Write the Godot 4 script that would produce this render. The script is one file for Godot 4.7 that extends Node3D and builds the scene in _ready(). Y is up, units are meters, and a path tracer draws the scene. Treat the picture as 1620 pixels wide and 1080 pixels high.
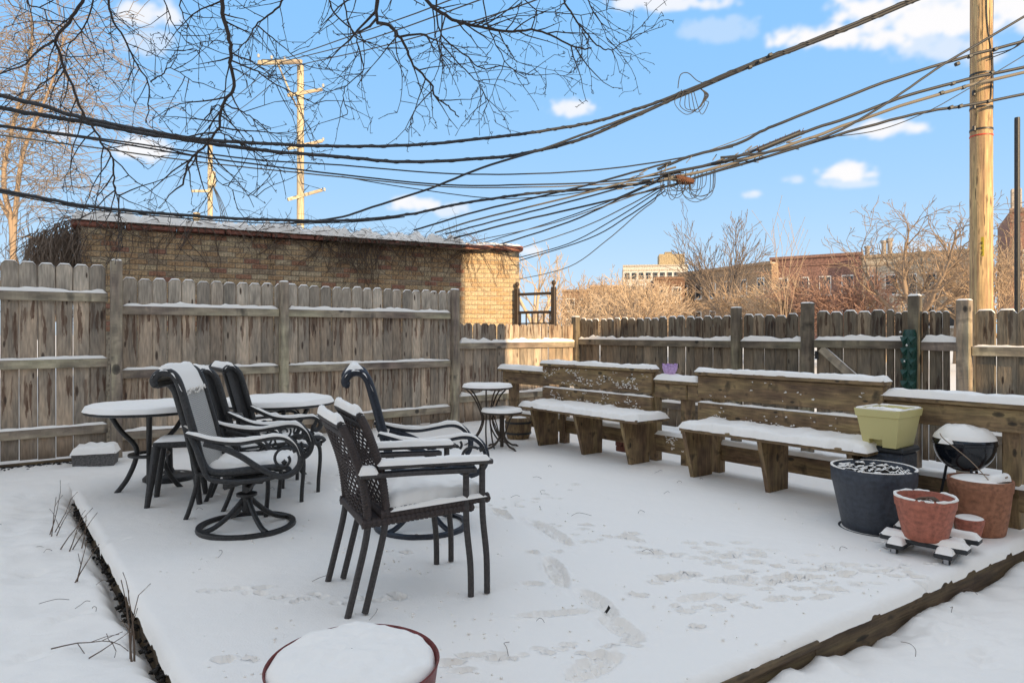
extends Node3D
# A snowy back yard: patio, chairs, benches, board fences, alley cables, bare trees. World: x right, y up, -z away from the camera.
const F := 1080.0
const HZ := 526.0
const EYE := 1.25
const YAW := 0.658
const YAWB := YAW - PI / 2.0
var rng := RandomNumberGenerator.new()
var M := {}
var T := {}
var counts := {}
var nz := FastNoiseLite.new()
var pick_cache := {}

# ---------------------------------------------------------------- geometry collector
class MB:
	var v := PackedVector3Array()
	var n := PackedVector3Array()
	var uv := PackedVector2Array()
	var c := PackedColorArray()
	var ix := PackedInt32Array()
	var col := Color.WHITE
	var uo := Vector2.ZERO
	var us := Vector2(1, 1)
	var grain := 1

	func vert(p: Vector3, nn: Vector3, u: Vector2) -> int:
		v.append(p); n.append(nn); uv.append(u); c.append(col)
		return v.size() - 1

	func map_uv(p: Vector3, nn: Vector3) -> Vector2:
		var a := nn.abs()
		var ax := 0
		if a.y >= a.x and a.y >= a.z: ax = 1
		elif a.z >= a.x and a.z >= a.y: ax = 2
		var g := grain
		if ax == g: g = (g + 1) % 3
		var o := 3 - ax - g
		return Vector2(p[o] * us.x, p[g] * us.y) + uo

	func face(pts: Array, out: Vector3, xf := Transform3D.IDENTITY) -> void:
		var nn := Vector3.ZERO
		var k := pts.size()
		for i in k:
			var p: Vector3 = pts[i]
			var q: Vector3 = pts[(i + 1) % k]
			nn += p.cross(q)
		if nn.length_squared() < 1e-16: return
		nn = nn.normalized()
		var rev := nn.dot(out) < 0.0
		if rev: nn = -nn
		var wn := (xf.basis * nn).normalized()
		var first := v.size()
		for i in k:
			var p: Vector3 = pts[k - 1 - i] if rev else pts[i]
			vert(xf * p, wn, map_uv(p, nn))
		for i in range(1, k - 1):
			ix.append(first); ix.append(first + i + 1); ix.append(first + i)

	func box(xf: Transform3D, size: Vector3, ch := 0.0) -> void:
		var h := size * 0.5
		ch = minf(ch, minf(h.x, minf(h.y, h.z)) * 0.9)
		var q := h - Vector3.ONE * ch
		for ax in 3:
			var b := (ax + 1) % 3
			var d := (ax + 2) % 3
			for sg in [-1.0, 1.0]:
				var pts := []
				for e in [[-1.0, -1.0], [1.0, -1.0], [1.0, 1.0], [-1.0, 1.0]]:
					var p := Vector3.ZERO
					p[ax] = sg * h[ax]; p[b] = e[0] * q[b]; p[d] = e[1] * q[d]
					pts.append(p)
				var o := Vector3.ZERO
				o[ax] = sg
				face(pts, o, xf)
		if ch <= 0.0: return
		for ax in 3:
			var b := (ax + 1) % 3
			var d := (ax + 2) % 3
			for sb in [-1.0, 1.0]:
				for sd in [-1.0, 1.0]:
					var pts := []
					for e in [[0, -1.0], [0, 1.0], [1, 1.0], [1, -1.0]]:
						var p := Vector3.ZERO
						p[ax] = e[1] * q[ax]
						p[b] = sb * (h[b] if e[0] == 0 else q[b])
						p[d] = sd * (q[d] if e[0] == 0 else h[d])
						pts.append(p)
					var o := Vector3.ZERO
					o[b] = sb; o[d] = sd
					face(pts, o, xf)
		for sx in [-1.0, 1.0]:
			for sy in [-1.0, 1.0]:
				for sz in [-1.0, 1.0]:
					face([Vector3(sx * h.x, sy * q.y, sz * q.z), Vector3(sx * q.x, sy * h.y, sz * q.z), Vector3(sx * q.x, sy * q.y, sz * h.z)], Vector3(sx, sy, sz), xf)

	func bx(at: Vector3, size: Vector3, ch := 0.0, turn := 0.0) -> void:
		box(Transform3D(Basis(Vector3.UP, turn), at), size, ch)

	# a flat outline (in the x, y plane) given thickness along z
	func prism(outline: Array, z0: float, z1: float, xf := Transform3D.IDENTITY) -> void:
		var mid := Vector3.ZERO
		var f0 := []
		var f1 := []
		for p in outline:
			f0.append(Vector3(p.x, p.y, z0)); f1.append(Vector3(p.x, p.y, z1))
			mid += Vector3(p.x, p.y, 0) / outline.size()
		face(f0, Vector3(0, 0, signf(z0 - z1)), xf)
		face(f1, Vector3(0, 0, signf(z1 - z0)), xf)
		for i in outline.size():
			var p: Vector2 = outline[i]
			var q: Vector2 = outline[(i + 1) % outline.size()]
			var m := Vector3((p.x + q.x) * 0.5, (p.y + q.y) * 0.5, 0) - mid
			face([Vector3(p.x, p.y, z0), Vector3(q.x, q.y, z0), Vector3(q.x, q.y, z1), Vector3(p.x, p.y, z1)], m, xf)

	# one tapering stick without ends
	func stick(a: Vector3, b: Vector3, ra: float, rb: float, sides := 3) -> void:
		var d := b - a
		var l := d.length()
		if l < 1e-5: return
		d /= l
		var s := d.cross(Vector3(0.31, 0.9, 0.17)).normalized()
		var t := d.cross(s)
		var f := v.size()
		for i in sides:
			var an := TAU * i / sides
			var o := s * cos(an) + t * sin(an)
			vert(a + o * ra, o, Vector2(float(i) / sides, 0) + uo)
			vert(b + o * rb, o, Vector2(float(i) / sides, l * us.y) + uo)
		for i in sides:
			var j := (i + 1) % sides
			var a0 := f + i * 2
			var b0 := f + j * 2
			ix.append_array(PackedInt32Array([a0, a0 + 1, b0, b0, a0 + 1, b0 + 1]))

	# a bent tube; r is a number or one per point; flat squeezes it along its up direction
	func tube(pts: Array, r, sides := 8, caps := true, flat := 1.0, up := Vector3.ZERO) -> void:
		var k := pts.size()
		if k < 2: return
		var f := v.size()
		var s := Vector3.ZERO
		var run := 0.0
		for i in k:
			var p: Vector3 = pts[i]
			var d: Vector3 = (pts[mini(i + 1, k - 1)] - pts[maxi(i - 1, 0)]).normalized()
			if up != Vector3.ZERO: s = d.cross(up).normalized()
			elif i == 0:
				s = d.cross(Vector3.UP if absf(d.y) < 0.9 else Vector3.RIGHT).normalized()
			else:
				s = (s - d * s.dot(d)).normalized()
			var t := s.cross(d)
			var rr: float = r if (r is float) else r[i]
			if i > 0: run += (p - pts[i - 1]).length()
			for j in sides + 1:
				var an := TAU * j / sides
				var o := s * cos(an) + t * sin(an) * flat
				var on := (s * cos(an) * flat + t * sin(an)).normalized()
				vert(p + o * rr, on, Vector2(float(j) / sides * us.x, run * us.y) + uo)
		for i in k - 1:
			for j in sides:
				var a0 := f + i * (sides + 1) + j
				var b0 := a0 + sides + 1
				ix.append_array(PackedInt32Array([a0, a0 + 1, b0, a0 + 1, b0 + 1, b0]))
		if caps:
			for e in [0, k - 1]:
				var ring := []
				for j in sides: ring.append(v[f + e * (sides + 1) + j])
				var d: Vector3 = (pts[1] - pts[0]) if e == 0 else (pts[k - 1] - pts[k - 2])
				face(ring, -d if e == 0 else d)

	# a turned shape about the y axis; profile points (radius, height)
	func lathe(prof: Array, segs: int, at := Vector3.ZERO, sq := Vector2(1, 1)) -> void:
		var k := prof.size() - 1
		var nn := []
		for i in k:
			var d: Vector2 = prof[i + 1] - prof[i]
			nn.append(Vector2(d.y, -d.x).normalized())
		var run := 0.0
		for i in k:
			var n0: Vector2 = nn[i]
			var n1: Vector2 = nn[i]
			if i > 0 and nn[i - 1].dot(nn[i]) > 0.6: n0 = (nn[i - 1] + nn[i]).normalized()
			if i < k - 1 and nn[i + 1].dot(nn[i]) > 0.6: n1 = (nn[i + 1] + nn[i]).normalized()
			var p: Vector2 = prof[i]
			var q: Vector2 = prof[i + 1]
			var step := (q - p).length()
			var f := v.size()
			for j in segs + 1:
				var an := TAU * j / segs
				var e := Vector3(cos(an) * sq.x, 0, sin(an) * sq.y)
				vert(at + e * p.x + Vector3(0, p.y, 0), (e * n0.x + Vector3(0, n0.y, 0)).normalized(), Vector2(float(j) / segs * us.x, run * us.y) + uo)
				vert(at + e * q.x + Vector3(0, q.y, 0), (e * n1.x + Vector3(0, n1.y, 0)).normalized(), Vector2(float(j) / segs * us.x, (run + step) * us.y) + uo)
			for j in segs:
				var a0 := f + j * 2
				ix.append_array(PackedInt32Array([a0, a0 + 2, a0 + 1, a0 + 2, a0 + 3, a0 + 1]))
			run += step

	# a smooth sheet of nu by nv points (row after row); flip turns its outside round
	func sheet(P: PackedVector3Array, nu: int, nv: int, flip := false, uvs := Vector2(1, 1)) -> void:
		var f := v.size()
		for j in nv:
			for i in nu:
				var a := P[j * nu + mini(i + 1, nu - 1)] - P[j * nu + maxi(i - 1, 0)]
				var b := P[mini(j + 1, nv - 1) * nu + i] - P[maxi(j - 1, 0) * nu + i]
				var nn := b.cross(a).normalized()
				if flip: nn = -nn
				vert(P[j * nu + i], nn, Vector2(float(i) / (nu - 1) * uvs.x, float(j) / (nv - 1) * uvs.y) + uo)
		for j in nv - 1:
			for i in nu - 1:
				var a0 := f + j * nu + i
				var b0 := a0 + nu
				if flip: ix.append_array(PackedInt32Array([a0, b0, a0 + 1, a0 + 1, b0, b0 + 1]))
				else: ix.append_array(PackedInt32Array([a0, a0 + 1, b0, a0 + 1, b0 + 1, b0]))

	func lump(at: Vector3, r: Vector3, turn := 0.0) -> void:
		var bs := Basis(Vector3(0.3, 1, 0.2).normalized(), turn)
		var f := v.size()
		for d in [Vector3.RIGHT, Vector3.LEFT, Vector3.UP, Vector3.DOWN, Vector3.BACK, Vector3.FORWARD]:
			vert(at + (bs * d) * r, (bs * d), uo)
		for t in [[0, 2, 4], [4, 2, 1], [1, 2, 5], [5, 2, 0], [4, 3, 0], [1, 3, 4], [5, 3, 1], [0, 3, 5]]:
			ix.append_array(PackedInt32Array([f + t[0], f + t[2], f + t[1]]))

	func arrays() -> Array:
		var a := []
		a.resize(Mesh.ARRAY_MAX)
		a[Mesh.ARRAY_VERTEX] = v; a[Mesh.ARRAY_NORMAL] = n; a[Mesh.ARRAY_TEX_UV] = uv; a[Mesh.ARRAY_COLOR] = c; a[Mesh.ARRAY_INDEX] = ix
		return a

# ---------------------------------------------------------------- helpers
func at(px: float, py: float, z: float) -> Vector3:
	return Vector3((px - 810.0) / F * z, EYE - (py - HZ) / F * z, -z)

func gp(px: float, py: float, h := 0.0) -> Vector3:
	return at(px, py, F * (EYE - h) / (py - HZ))

func yd(s: float, t: float, y := 0.0) -> Vector3:
	return Vector3(s * cos(YAW) - t * sin(YAW), y, -(s * sin(YAW) + t * cos(YAW)))

func st(p: Vector3) -> Vector2:
	return Vector2(p.x * cos(YAW) - p.z * sin(YAW), -p.x * sin(YAW) - p.z * cos(YAW))

func lin(r: float, g: float, b: float) -> Color:
	return Color(r, g, b).linear_to_srgb()

func numbered(parent: Node, called: String) -> String:
	var key := str(parent.get_instance_id()) + called
	var k: int = counts.get(key, 0)
	counts[key] = k + 1
	return called if k == 0 else "%s_%03d" % [called, k]

func put(o: Node3D, called: String, parent: Node) -> void:
	o.name = numbered(parent, called)
	parent.add_child(o, true)

func tag(o: Node3D, label: String, category: String, group := "", kind := "") -> void:
	if label: o.set_meta("label", label)
	if category: o.set_meta("category", category)
	if group: o.set_meta("group", group)
	if kind: o.set_meta("kind", kind)

func mesh_of(list: Array) -> ArrayMesh:
	var am := ArrayMesh.new()
	for e in list:
		if e[0].v.size() == 0: continue
		am.add_surface_from_arrays(Mesh.PRIMITIVE_TRIANGLES, e[0].arrays())
		am.surface_set_material(am.get_surface_count() - 1, e[1])
	return am

func build(mb: MB, called: String, m: Material, parent: Node) -> MeshInstance3D:
	var o := MeshInstance3D.new()
	o.mesh = mesh_of([[mb, m]])
	put(o, called, parent)
	return o

func place(mesh: Mesh, called: String, parent: Node, pos: Vector3, rot := Vector3.ZERO) -> MeshInstance3D:
	var o := MeshInstance3D.new()
	o.mesh = mesh
	o.position = pos
	o.rotation = rot
	put(o, called, parent)
	return o

func thing(called: String, label: String, category: String, pos := Vector3.ZERO, turn := 0.0, group := "") -> Node3D:
	var o := Node3D.new()
	put(o, called, self)
	o.position = pos
	o.rotation.y = turn
	tag(o, label, category, group)
	return o

func dup(src: Node3D, label: String, pos: Vector3, turn: float, group := "") -> Node3D:
	var o: Node3D = src.duplicate()
	var stem := str(src.name)
	if stem.length() > 4 and stem.substr(stem.length() - 4, 1) == "_" and stem.right(3).is_valid_int(): stem = stem.left(-4)
	put(o, stem, self)
	o.position = pos
	o.rotation.y = turn
	o.set_meta("label", label)
	if group: o.set_meta("group", group)
	return o

func smooth(pts: Array, k: int) -> Array:
	var out := []
	var n := pts.size()
	for i in n - 1:
		var a: Vector3 = pts[maxi(i - 1, 0)]
		var b: Vector3 = pts[i]
		var c: Vector3 = pts[i + 1]
		var d: Vector3 = pts[mini(i + 2, n - 1)]
		for j in k:
			out.append(b.cubic_interpolate(c, a, d, float(j) / k))
	out.append(pts[n - 1])
	return out

func line(a: Vector3, b: Vector3, k: int) -> Array:
	var out := []
	for i in k + 1: out.append(a.lerp(b, float(i) / k))
	return out

# snow lying over a path: side is the direction across, hw the half width, h the depth, r how round its long edges are
func snow_over(mb: MB, pts: Array, side: Vector3, hw: float, h: float, seedling: float, r := 0.03, nc := 7, sink := 0.004, endr := 0.03, rough := 0.35) -> void:
	var k := pts.size()
	var P := PackedVector3Array()
	var total := 0.0
	for i in range(1, k): total += (pts[i] - pts[i - 1]).length()
	var run := 0.0
	r = minf(r, hw)
	for i in k:
		if i > 0: run += (pts[i] - pts[i - 1]).length()
		var d: Vector3 = (pts[mini(i + 1, k - 1)] - pts[maxi(i - 1, 0)]).normalized()
		var slope := clampf(1.25 - absf(d.y) * 1.3, 0.0, 1.0)
		var e := clampf(minf(run, total - run) / endr, 0.0, 1.0)
		var er := sqrt(maxf(0.0, 1.0 - (1.0 - e) * (1.0 - e)))
		for j in nc:
			var a := -1.0 + 2.0 * j / (nc - 1)
			a = signf(a) * pow(absf(a), 0.7)
			var w := hw * (1.0 + 0.1 * nz.get_noise_2d(run * 300.0 + seedling * 37.0, signf(a) * 50.0))
			var q := clampf((absf(a) * hw - (hw - r)) / r, 0.0, 1.0)
			var pr := sqrt(maxf(0.0, 1.0 - q * q)) * er
			var p: Vector3 = pts[i] + side * (a * w)
			var no := nz.get_noise_3d(p.x * 130.0 + seedling * 71.0, p.y * 130.0, p.z * 130.0) + 0.5 * nz.get_noise_3d(p.x * 420.0, seedling * 9.0, p.z * 420.0 + p.y * 300.0)
			p.y += h * pr * slope * (1.0 + rough * no) - sink * (1.0 - pr)
			P.append(p)
	var flip := side.cross(pts[k - 1] - pts[0]).y > 0.0
	mb.sheet(P, nc, k, flip)

func snow_disc(mb: MB, c: Vector3, r: float, h: float, seedling: float, round := 0.03, rings := 10, segs := 40, dome := 0.0) -> void:
	var P := PackedVector3Array()
	for j in rings + 1:
		var e := maxf(0.012, pow(float(j) / rings, 0.6))
		for i in segs + 1:
			var an := TAU * i / segs
			var rr := r * e * (1.0 + 0.02 * e * nz.get_noise_2d(cos(an) * 90.0 + seedling * 31.0, sin(an) * 90.0))
			var x := cos(an) * rr
			var z := sin(an) * rr
			var q := clampf((e * r - (r - round)) / round, 0.0, 1.0)
			var no := nz.get_noise_3d(x * 160.0 + seedling * 51.0, 3.0, z * 160.0) + 0.5 * nz.get_noise_3d(x * 500.0, seedling, z * 500.0)
			P.append(c + Vector3(x, (h + dome * (1.0 - e * e)) * sqrt(maxf(0.0, 1.0 - q * q)) * (1.0 + 0.22 * no), z))
	mb.sheet(P, segs + 1, rings + 1, true)

# ---------------------------------------------------------------- computed textures
func noise_bytes(w: int, h: int, freq: float, s: int, oct := 4, kind := FastNoiseLite.TYPE_SIMPLEX_SMOOTH) -> PackedByteArray:
	var f := FastNoiseLite.new()
	f.noise_type = kind
	f.seed = s
	f.frequency = freq
	f.fractal_octaves = oct
	return f.get_seamless_image(w, h).get_data()

func tex(w: int, h: int, bytes: PackedByteArray, normal := 0.0) -> ImageTexture:
	var im := Image.create_from_data(w, h, false, Image.FORMAT_RGB8, bytes)
	if normal > 0.0:
		im.convert(Image.FORMAT_RGBA8)
		im.bump_map_to_normal_map(normal)
	return ImageTexture.create_from_image(im)

func px3(b: PackedByteArray, i: int, r: float, g: float, bl: float) -> void:
	b[i] = int(clampf(r, 0.0, 255.0)); b[i + 1] = int(clampf(g, 0.0, 255.0)); b[i + 2] = int(clampf(bl, 0.0, 255.0))

func make_textures() -> void:
	# weathered boards, 16 side by side, each with its own grain, knots and water stains running down below the rails
	var w := 1024
	var h := 512
	var fine := noise_bytes(1024, 128, 0.09, 11, 3)
	var broad := noise_bytes(1024, 128, 0.012, 12, 3)
	var alb := PackedByteArray(); alb.resize(w * h * 3)
	var hei := PackedByteArray(); hei.resize(w * h * 3)
	var r := RandomNumberGenerator.new()
	r.seed = 5
	for col in 16:
		var tone := r.randf_range(0.86, 1.1)
		var brown := r.randf_range(0.0, 1.0)
		var stains := []
		for k in 6:
			var y0: float = [0.215, 0.23, 0.56, 0.58, 0.24, 0.57][k] + r.randf_range(0.0, 0.07)
			if r.randf() < 0.8: stains.append([r.randf_range(10, 54), y0 * h, r.randf_range(40, 120), r.randf_range(3.0, 9.0), r.randf_range(0.5, 1.0), r.randf_range(-8, 8)])
		var knots := []
		for k in r.randi_range(1, 3): knots.append([r.randf_range(12, 52), r.randf_range(0, h), r.randf_range(3, 6)])
		for y in h:
			var row := (y >> 2) % 128
			var v := float(y) / h
			for x in 64:
				var gx := col * 64 + x
				var bend := 0.0
				var kd := 0.0
				for kk in knots:
					var dx: float = x - kk[0]
					var dy: float = (y - kk[1]) * 0.45
					var d2 := dx * dx + dy * dy
					var r2: float = kk[2] * kk[2]
					if d2 < r2 * 16.0:
						bend += dx * r2 * 1.5 / (d2 + r2)
						if d2 < r2: kd = 1.0 - d2 / r2 * 0.6
				var sx := (gx + int(bend) + 2048) % 1024
				var fi: float = fine[row * 1024 + sx] / 255.0 - 0.5
				var bo: float = broad[row * 1024 + sx] / 255.0 - 0.5
				var m := tone * (1.0 + 0.3 * fi + 0.45 * bo)
				var bw := clampf(0.4 + 0.5 * brown + 0.8 * bo, 0.0, 1.0)
				var under := clampf((v - 0.21) * 12.0, 0.0, 1.0)
				bw *= 0.3 + 0.7 * under
				var cr := lerpf(170.0, 163.0, bw) * m
				var cg := lerpf(164.0, 147.0, bw) * m
				var cb := lerpf(155.0, 130.0, bw) * m
				var stn := 0.0
				for s in stains:
					var ty: float = (y - s[1]) / s[2]
					if ty > 0.0 and ty < 1.0:
						var cx: float = s[0] + s[5] * ty + 2.0 * fi * 6.0
						var wd: float = s[3] * sin(PI * pow(ty, 0.7)) + 0.2
						stn = maxf(stn, (1.0 - smoothstep(wd * 0.35, wd * 1.2, absf(x - cx))) * s[4])
				stn *= clampf(0.8 + 0.9 * fi, 0.3, 1.0)
				cr = lerpf(cr, 74.0, stn * 0.88); cg = lerpf(cg, 50.0, stn * 0.88); cb = lerpf(cb, 37.0, stn * 0.88)
				cr = lerpf(cr, 70.0, kd); cg = lerpf(cg, 58.0, kd); cb = lerpf(cb, 50.0, kd)
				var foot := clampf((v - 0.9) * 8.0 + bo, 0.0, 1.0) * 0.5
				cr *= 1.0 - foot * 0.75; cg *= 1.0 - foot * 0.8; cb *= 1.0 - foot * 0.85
				var i := (y * w + gx) * 3
				px3(alb, i, cr, cg, cb)
				var hh := 150.0 + 160.0 * fi - 50.0 * kd
				px3(hei, i, hh, hh, hh)
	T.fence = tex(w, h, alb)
	T.fence_n = tex(w, h, hei, 1.5)
	# sawn deck timber, grain along v
	w = 256; h = 512
	fine = noise_bytes(256, 64, 0.11, 21, 3)
	broad = noise_bytes(256, 64, 0.02, 22, 3)
	var blot := noise_bytes(256, 512, 0.012, 23, 4)
	alb = PackedByteArray(); alb.resize(w * h * 3)
	hei = PackedByteArray(); hei.resize(w * h * 3)
	var kn := []
	for k in 7: kn.append([r.randf_range(10, 246), r.randf_range(20, 490), r.randf_range(3, 6)])
	for y in h:
		for x in w:
			var bend := 0.0
			var kd := 0.0
			for kk in kn:
				var dx: float = x - kk[0]
				var dy: float = (y - kk[1]) * 0.4
				var d2 := dx * dx + dy * dy
				var r2: float = kk[2] * kk[2]
				if d2 < r2 * 20.0:
					bend += dx * r2 * 1.8 / (d2 + r2)
					if d2 < r2: kd = 1.0 - d2 / r2 * 0.5
			var sx := (x + int(bend) + 512) % 256
			var fi: float = fine[((y >> 3) % 64) * 256 + sx] / 255.0 - 0.5
			var bo: float = broad[((y >> 3) % 64) * 256 + sx] / 255.0 - 0.5
			var bl: float = blot[y * 256 + x] / 255.0 - 0.5
			var m := 1.0 + 0.35 * fi + 0.4 * bo + 0.3 * bl
			var dark := clampf(bl * 2.0 - 0.45, 0.0, 0.45)
			m *= 1.0 - dark
			var i := (y * w + x) * 3
			var k1 := 1.0 - kd * 0.55
			px3(alb, i, 150.0 * m * k1, (128.0 + 12.0 * bo) * m * k1, 98.0 * m * k1)
			var hh := 150.0 + 120.0 * fi
			px3(hei, i, hh, hh, hh)
	T.deck = tex(w, h, alb)
	T.deck_n = tex(w, h, hei, 2.0)
	# mottled grey used to break up plain colours
	w = 256; h = 256
	var a1 := noise_bytes(256, 256, 0.02, 31, 5)
	var a2 := noise_bytes(256, 256, 0.14, 32, 3)
	alb = PackedByteArray(); alb.resize(w * h * 3)
	hei = PackedByteArray(); hei.resize(w * h * 3)
	for i in w * h:
		var m := 232.0 + (a1[i] - 128.0) * 0.45 + (a2[i] - 128.0) * 0.3
		px3(alb, i * 3, m, m, m)
		px3(hei, i * 3, a2[i], a2[i], a2[i])
	T.mottle = tex(w, h, alb)
	T.mottle_n = tex(w, h, hei, 3.0)
	# snow crust, normals only
	w = 512; h = 512
	a1 = noise_bytes(512, 512, 0.02, 41, 4)
	a2 = noise_bytes(512, 512, 0.12, 42, 4)
	hei = PackedByteArray(); hei.resize(w * h * 3)
	for i in w * h:
		var m := a1[i] * 0.55 + a2[i] * 0.45
		px3(hei, i * 3, m, m, m)
	T.snow_n = tex(w, h, hei, 2.0)
	# open weave of the sling cloth
	w = 64; h = 64
	alb = PackedByteArray(); alb.resize(w * h * 3)
	hei = PackedByteArray(); hei.resize(w * h * 3)
	for y in h:
		for x in w:
			var cx := (x >> 3) & 1
			var cy := (y >> 3) & 1
			var ux := absf((x % 8) - 3.5) / 4.0
			var uy := absf((y % 8) - 3.5) / 4.0
			var m := (1.0 - ux * ux) if (cx ^ cy) == 0 else (1.0 - uy * uy)
			var b := 70.0 + 100.0 * m + (18.0 if (cx ^ cy) == 0 else 0.0)
			px3(alb, (y * w + x) * 3, b, b, b)
			px3(hei, (y * w + x) * 3, m * 255.0, m * 255.0, m * 255.0)
	T.weave = tex(w, h, alb)
	T.weave_n = tex(w, h, hei, 3.0)

func mat(key: String, albedo: Color, rough: float, metal := 0.0, texture: Texture2D = null, normal: Texture2D = null, tri := 0.0, nscale := 1.0) -> StandardMaterial3D:
	var m := StandardMaterial3D.new()
	m.resource_name = key
	m.albedo_color = albedo
	m.roughness = rough
	m.metallic = metal
	m.vertex_color_use_as_albedo = true
	if texture: m.albedo_texture = texture
	if normal:
		m.normal_enabled = true
		m.normal_texture = normal
		m.normal_scale = nscale
	if tri > 0.0:
		m.uv1_triplanar = true
		m.uv1_scale = Vector3.ONE * tri
	M[key] = m
	return m

func make_materials() -> void:
	var s := mat("snow", lin(0.95, 0.885, 0.8), 0.75, 0.0, null, T.snow_n, 2.2, 0.7)
	s.uv1_world_triplanar = true
	mat("snow_ground", lin(0.95, 0.885, 0.8), 0.8, 0.0, null, T.snow_n, 1.3, 0.75).uv1_world_triplanar = true
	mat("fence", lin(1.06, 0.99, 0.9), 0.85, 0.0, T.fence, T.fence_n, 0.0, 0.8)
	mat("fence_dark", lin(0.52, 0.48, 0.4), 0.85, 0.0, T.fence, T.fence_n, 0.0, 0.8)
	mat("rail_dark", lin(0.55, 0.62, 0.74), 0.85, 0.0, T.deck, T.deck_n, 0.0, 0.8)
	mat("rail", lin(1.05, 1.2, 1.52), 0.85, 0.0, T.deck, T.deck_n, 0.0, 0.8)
	mat("deck", lin(0.68, 0.62, 0.54), 0.75, 0.0, T.deck, T.deck_n, 0.0, 0.8)
	mat("deck_dark", lin(0.36, 0.33, 0.3), 0.8, 0.0, T.deck, T.deck_n, 0.0, 0.8)
	mat("pole", lin(1.6, 1.5, 1.35), 0.8, 0.0, T.deck, T.deck_n, 0.0, 1.0)
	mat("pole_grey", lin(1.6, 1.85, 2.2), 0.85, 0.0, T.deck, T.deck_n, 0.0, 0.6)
	mat("iron", lin(0.052, 0.05, 0.049), 0.45, 0.3, T.mottle, T.mottle_n, 9.0, 0.25)
	mat("iron_blue", lin(0.032, 0.037, 0.05), 0.42, 0.3, T.mottle, T.mottle_n, 9.0, 0.25)
	mat("bronze", lin(0.075, 0.052, 0.036), 0.5, 0.3, T.mottle, T.mottle_n, 9.0, 0.25)
	mat("sling", lin(1.5, 1.42, 1.3), 0.85, 0.0, T.weave, T.weave_n, 0.0, 1.0)
	mat("sling_dark", lin(0.26, 0.26, 0.27), 0.85, 0.0, T.weave, T.weave_n, 0.0, 1.0)
	mat("wicker", lin(0.06, 0.04, 0.034), 0.6, 0.0, T.mottle, T.mottle_n, 14.0, 0.8)
	mat("wicker_frame", lin(0.062, 0.052, 0.048), 0.5, 0.1, T.mottle, T.mottle_n, 10.0, 0.5)
	mat("terracotta", lin(0.4, 0.17, 0.09), 0.8, 0.0, T.mottle, T.mottle_n, 5.0, 0.6)
	mat("orange_plastic", lin(0.48, 0.15, 0.09), 0.55, 0.0, T.mottle, T.mottle_n, 6.0, 0.3)
	mat("blue_plastic", lin(0.05, 0.058, 0.075), 0.5, 0.0, T.mottle, T.mottle_n, 5.0, 0.3)
	mat("black_plastic", lin(0.025, 0.027, 0.03), 0.5, 0.0, T.mottle, T.mottle_n, 6.0, 0.3)
	mat("yellow_plastic", lin(0.6, 0.52, 0.22), 0.5, 0.0, null, T.mottle_n, 3.0, 0.1)
	mat("enamel", lin(0.008, 0.01, 0.014), 0.12, 0.0, null, T.mottle_n, 3.0, 0.12)
	mat("steel", lin(0.4, 0.4, 0.42), 0.35, 0.9)
	mat("purple", lin(0.66, 0.43, 0.74), 0.5, 0.0, T.mottle, null, 7.0)
	mat("green_plastic", lin(0.006, 0.06, 0.04), 0.45, 0.0, T.mottle, T.mottle_n, 8.0, 0.3)
	mat("red_rim", lin(0.2, 0.03, 0.025), 0.5, 0.1, T.mottle, T.mottle_n, 8.0, 0.5)
	mat("soil", lin(0.03, 0.024, 0.018), 0.95, 0.0, T.mottle, T.mottle_n, 6.0, 1.5)
	mat("stone", lin(0.16, 0.15, 0.14), 0.9, 0.0, T.mottle, T.mottle_n, 8.0, 1.5)
	mat("mortar", lin(0.45, 0.37, 0.27), 0.95, 0.0, T.mottle, T.mottle_n, 3.0, 1.5)
	mat("brick", Color.WHITE, 0.92, 0.0, T.mottle, T.mottle_n, 7.0, 1.5)
	mat("coping", lin(0.33, 0.12, 0.075), 0.6, 0.0, T.mottle, T.mottle_n, 4.0, 0.5)
	mat("wall", Color.WHITE, 0.9, 0.0, T.mottle, T.mottle_n, 0.6, 0.5)
	mat("glass", lin(0.03, 0.035, 0.04), 0.08)
	mat("white_paint", lin(0.62, 0.6, 0.56), 0.6)
	mat("bark", lin(0.05, 0.037, 0.03), 0.9)
	mat("bark_tan", lin(0.3, 0.22, 0.15), 0.9)
	mat("twig", Color.WHITE, 0.9)
	mat("vine", lin(0.15, 0.105, 0.075), 0.9)
	mat("vine_pale", lin(0.22, 0.16, 0.115), 0.9)
	mat("cable", lin(0.035, 0.035, 0.037), 0.55)
	mat("cable_tan", lin(0.2, 0.17, 0.13), 0.7)
	mat("rust", lin(0.17, 0.07, 0.035), 0.85, 0.0, T.mottle, T.mottle_n, 10.0, 1.0)
	mat("ceramic", lin(0.5, 0.45, 0.38), 0.4)
	mat("black_tag", lin(0.02, 0.02, 0.02), 0.6)
	mat("yellow_tag", lin(0.7, 0.5, 0.03), 0.5)
	mat("red_tape", lin(0.6, 0.05, 0.02), 0.5)
	mat("leaf", lin(0.02, 0.016, 0.013), 0.8)

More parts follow.
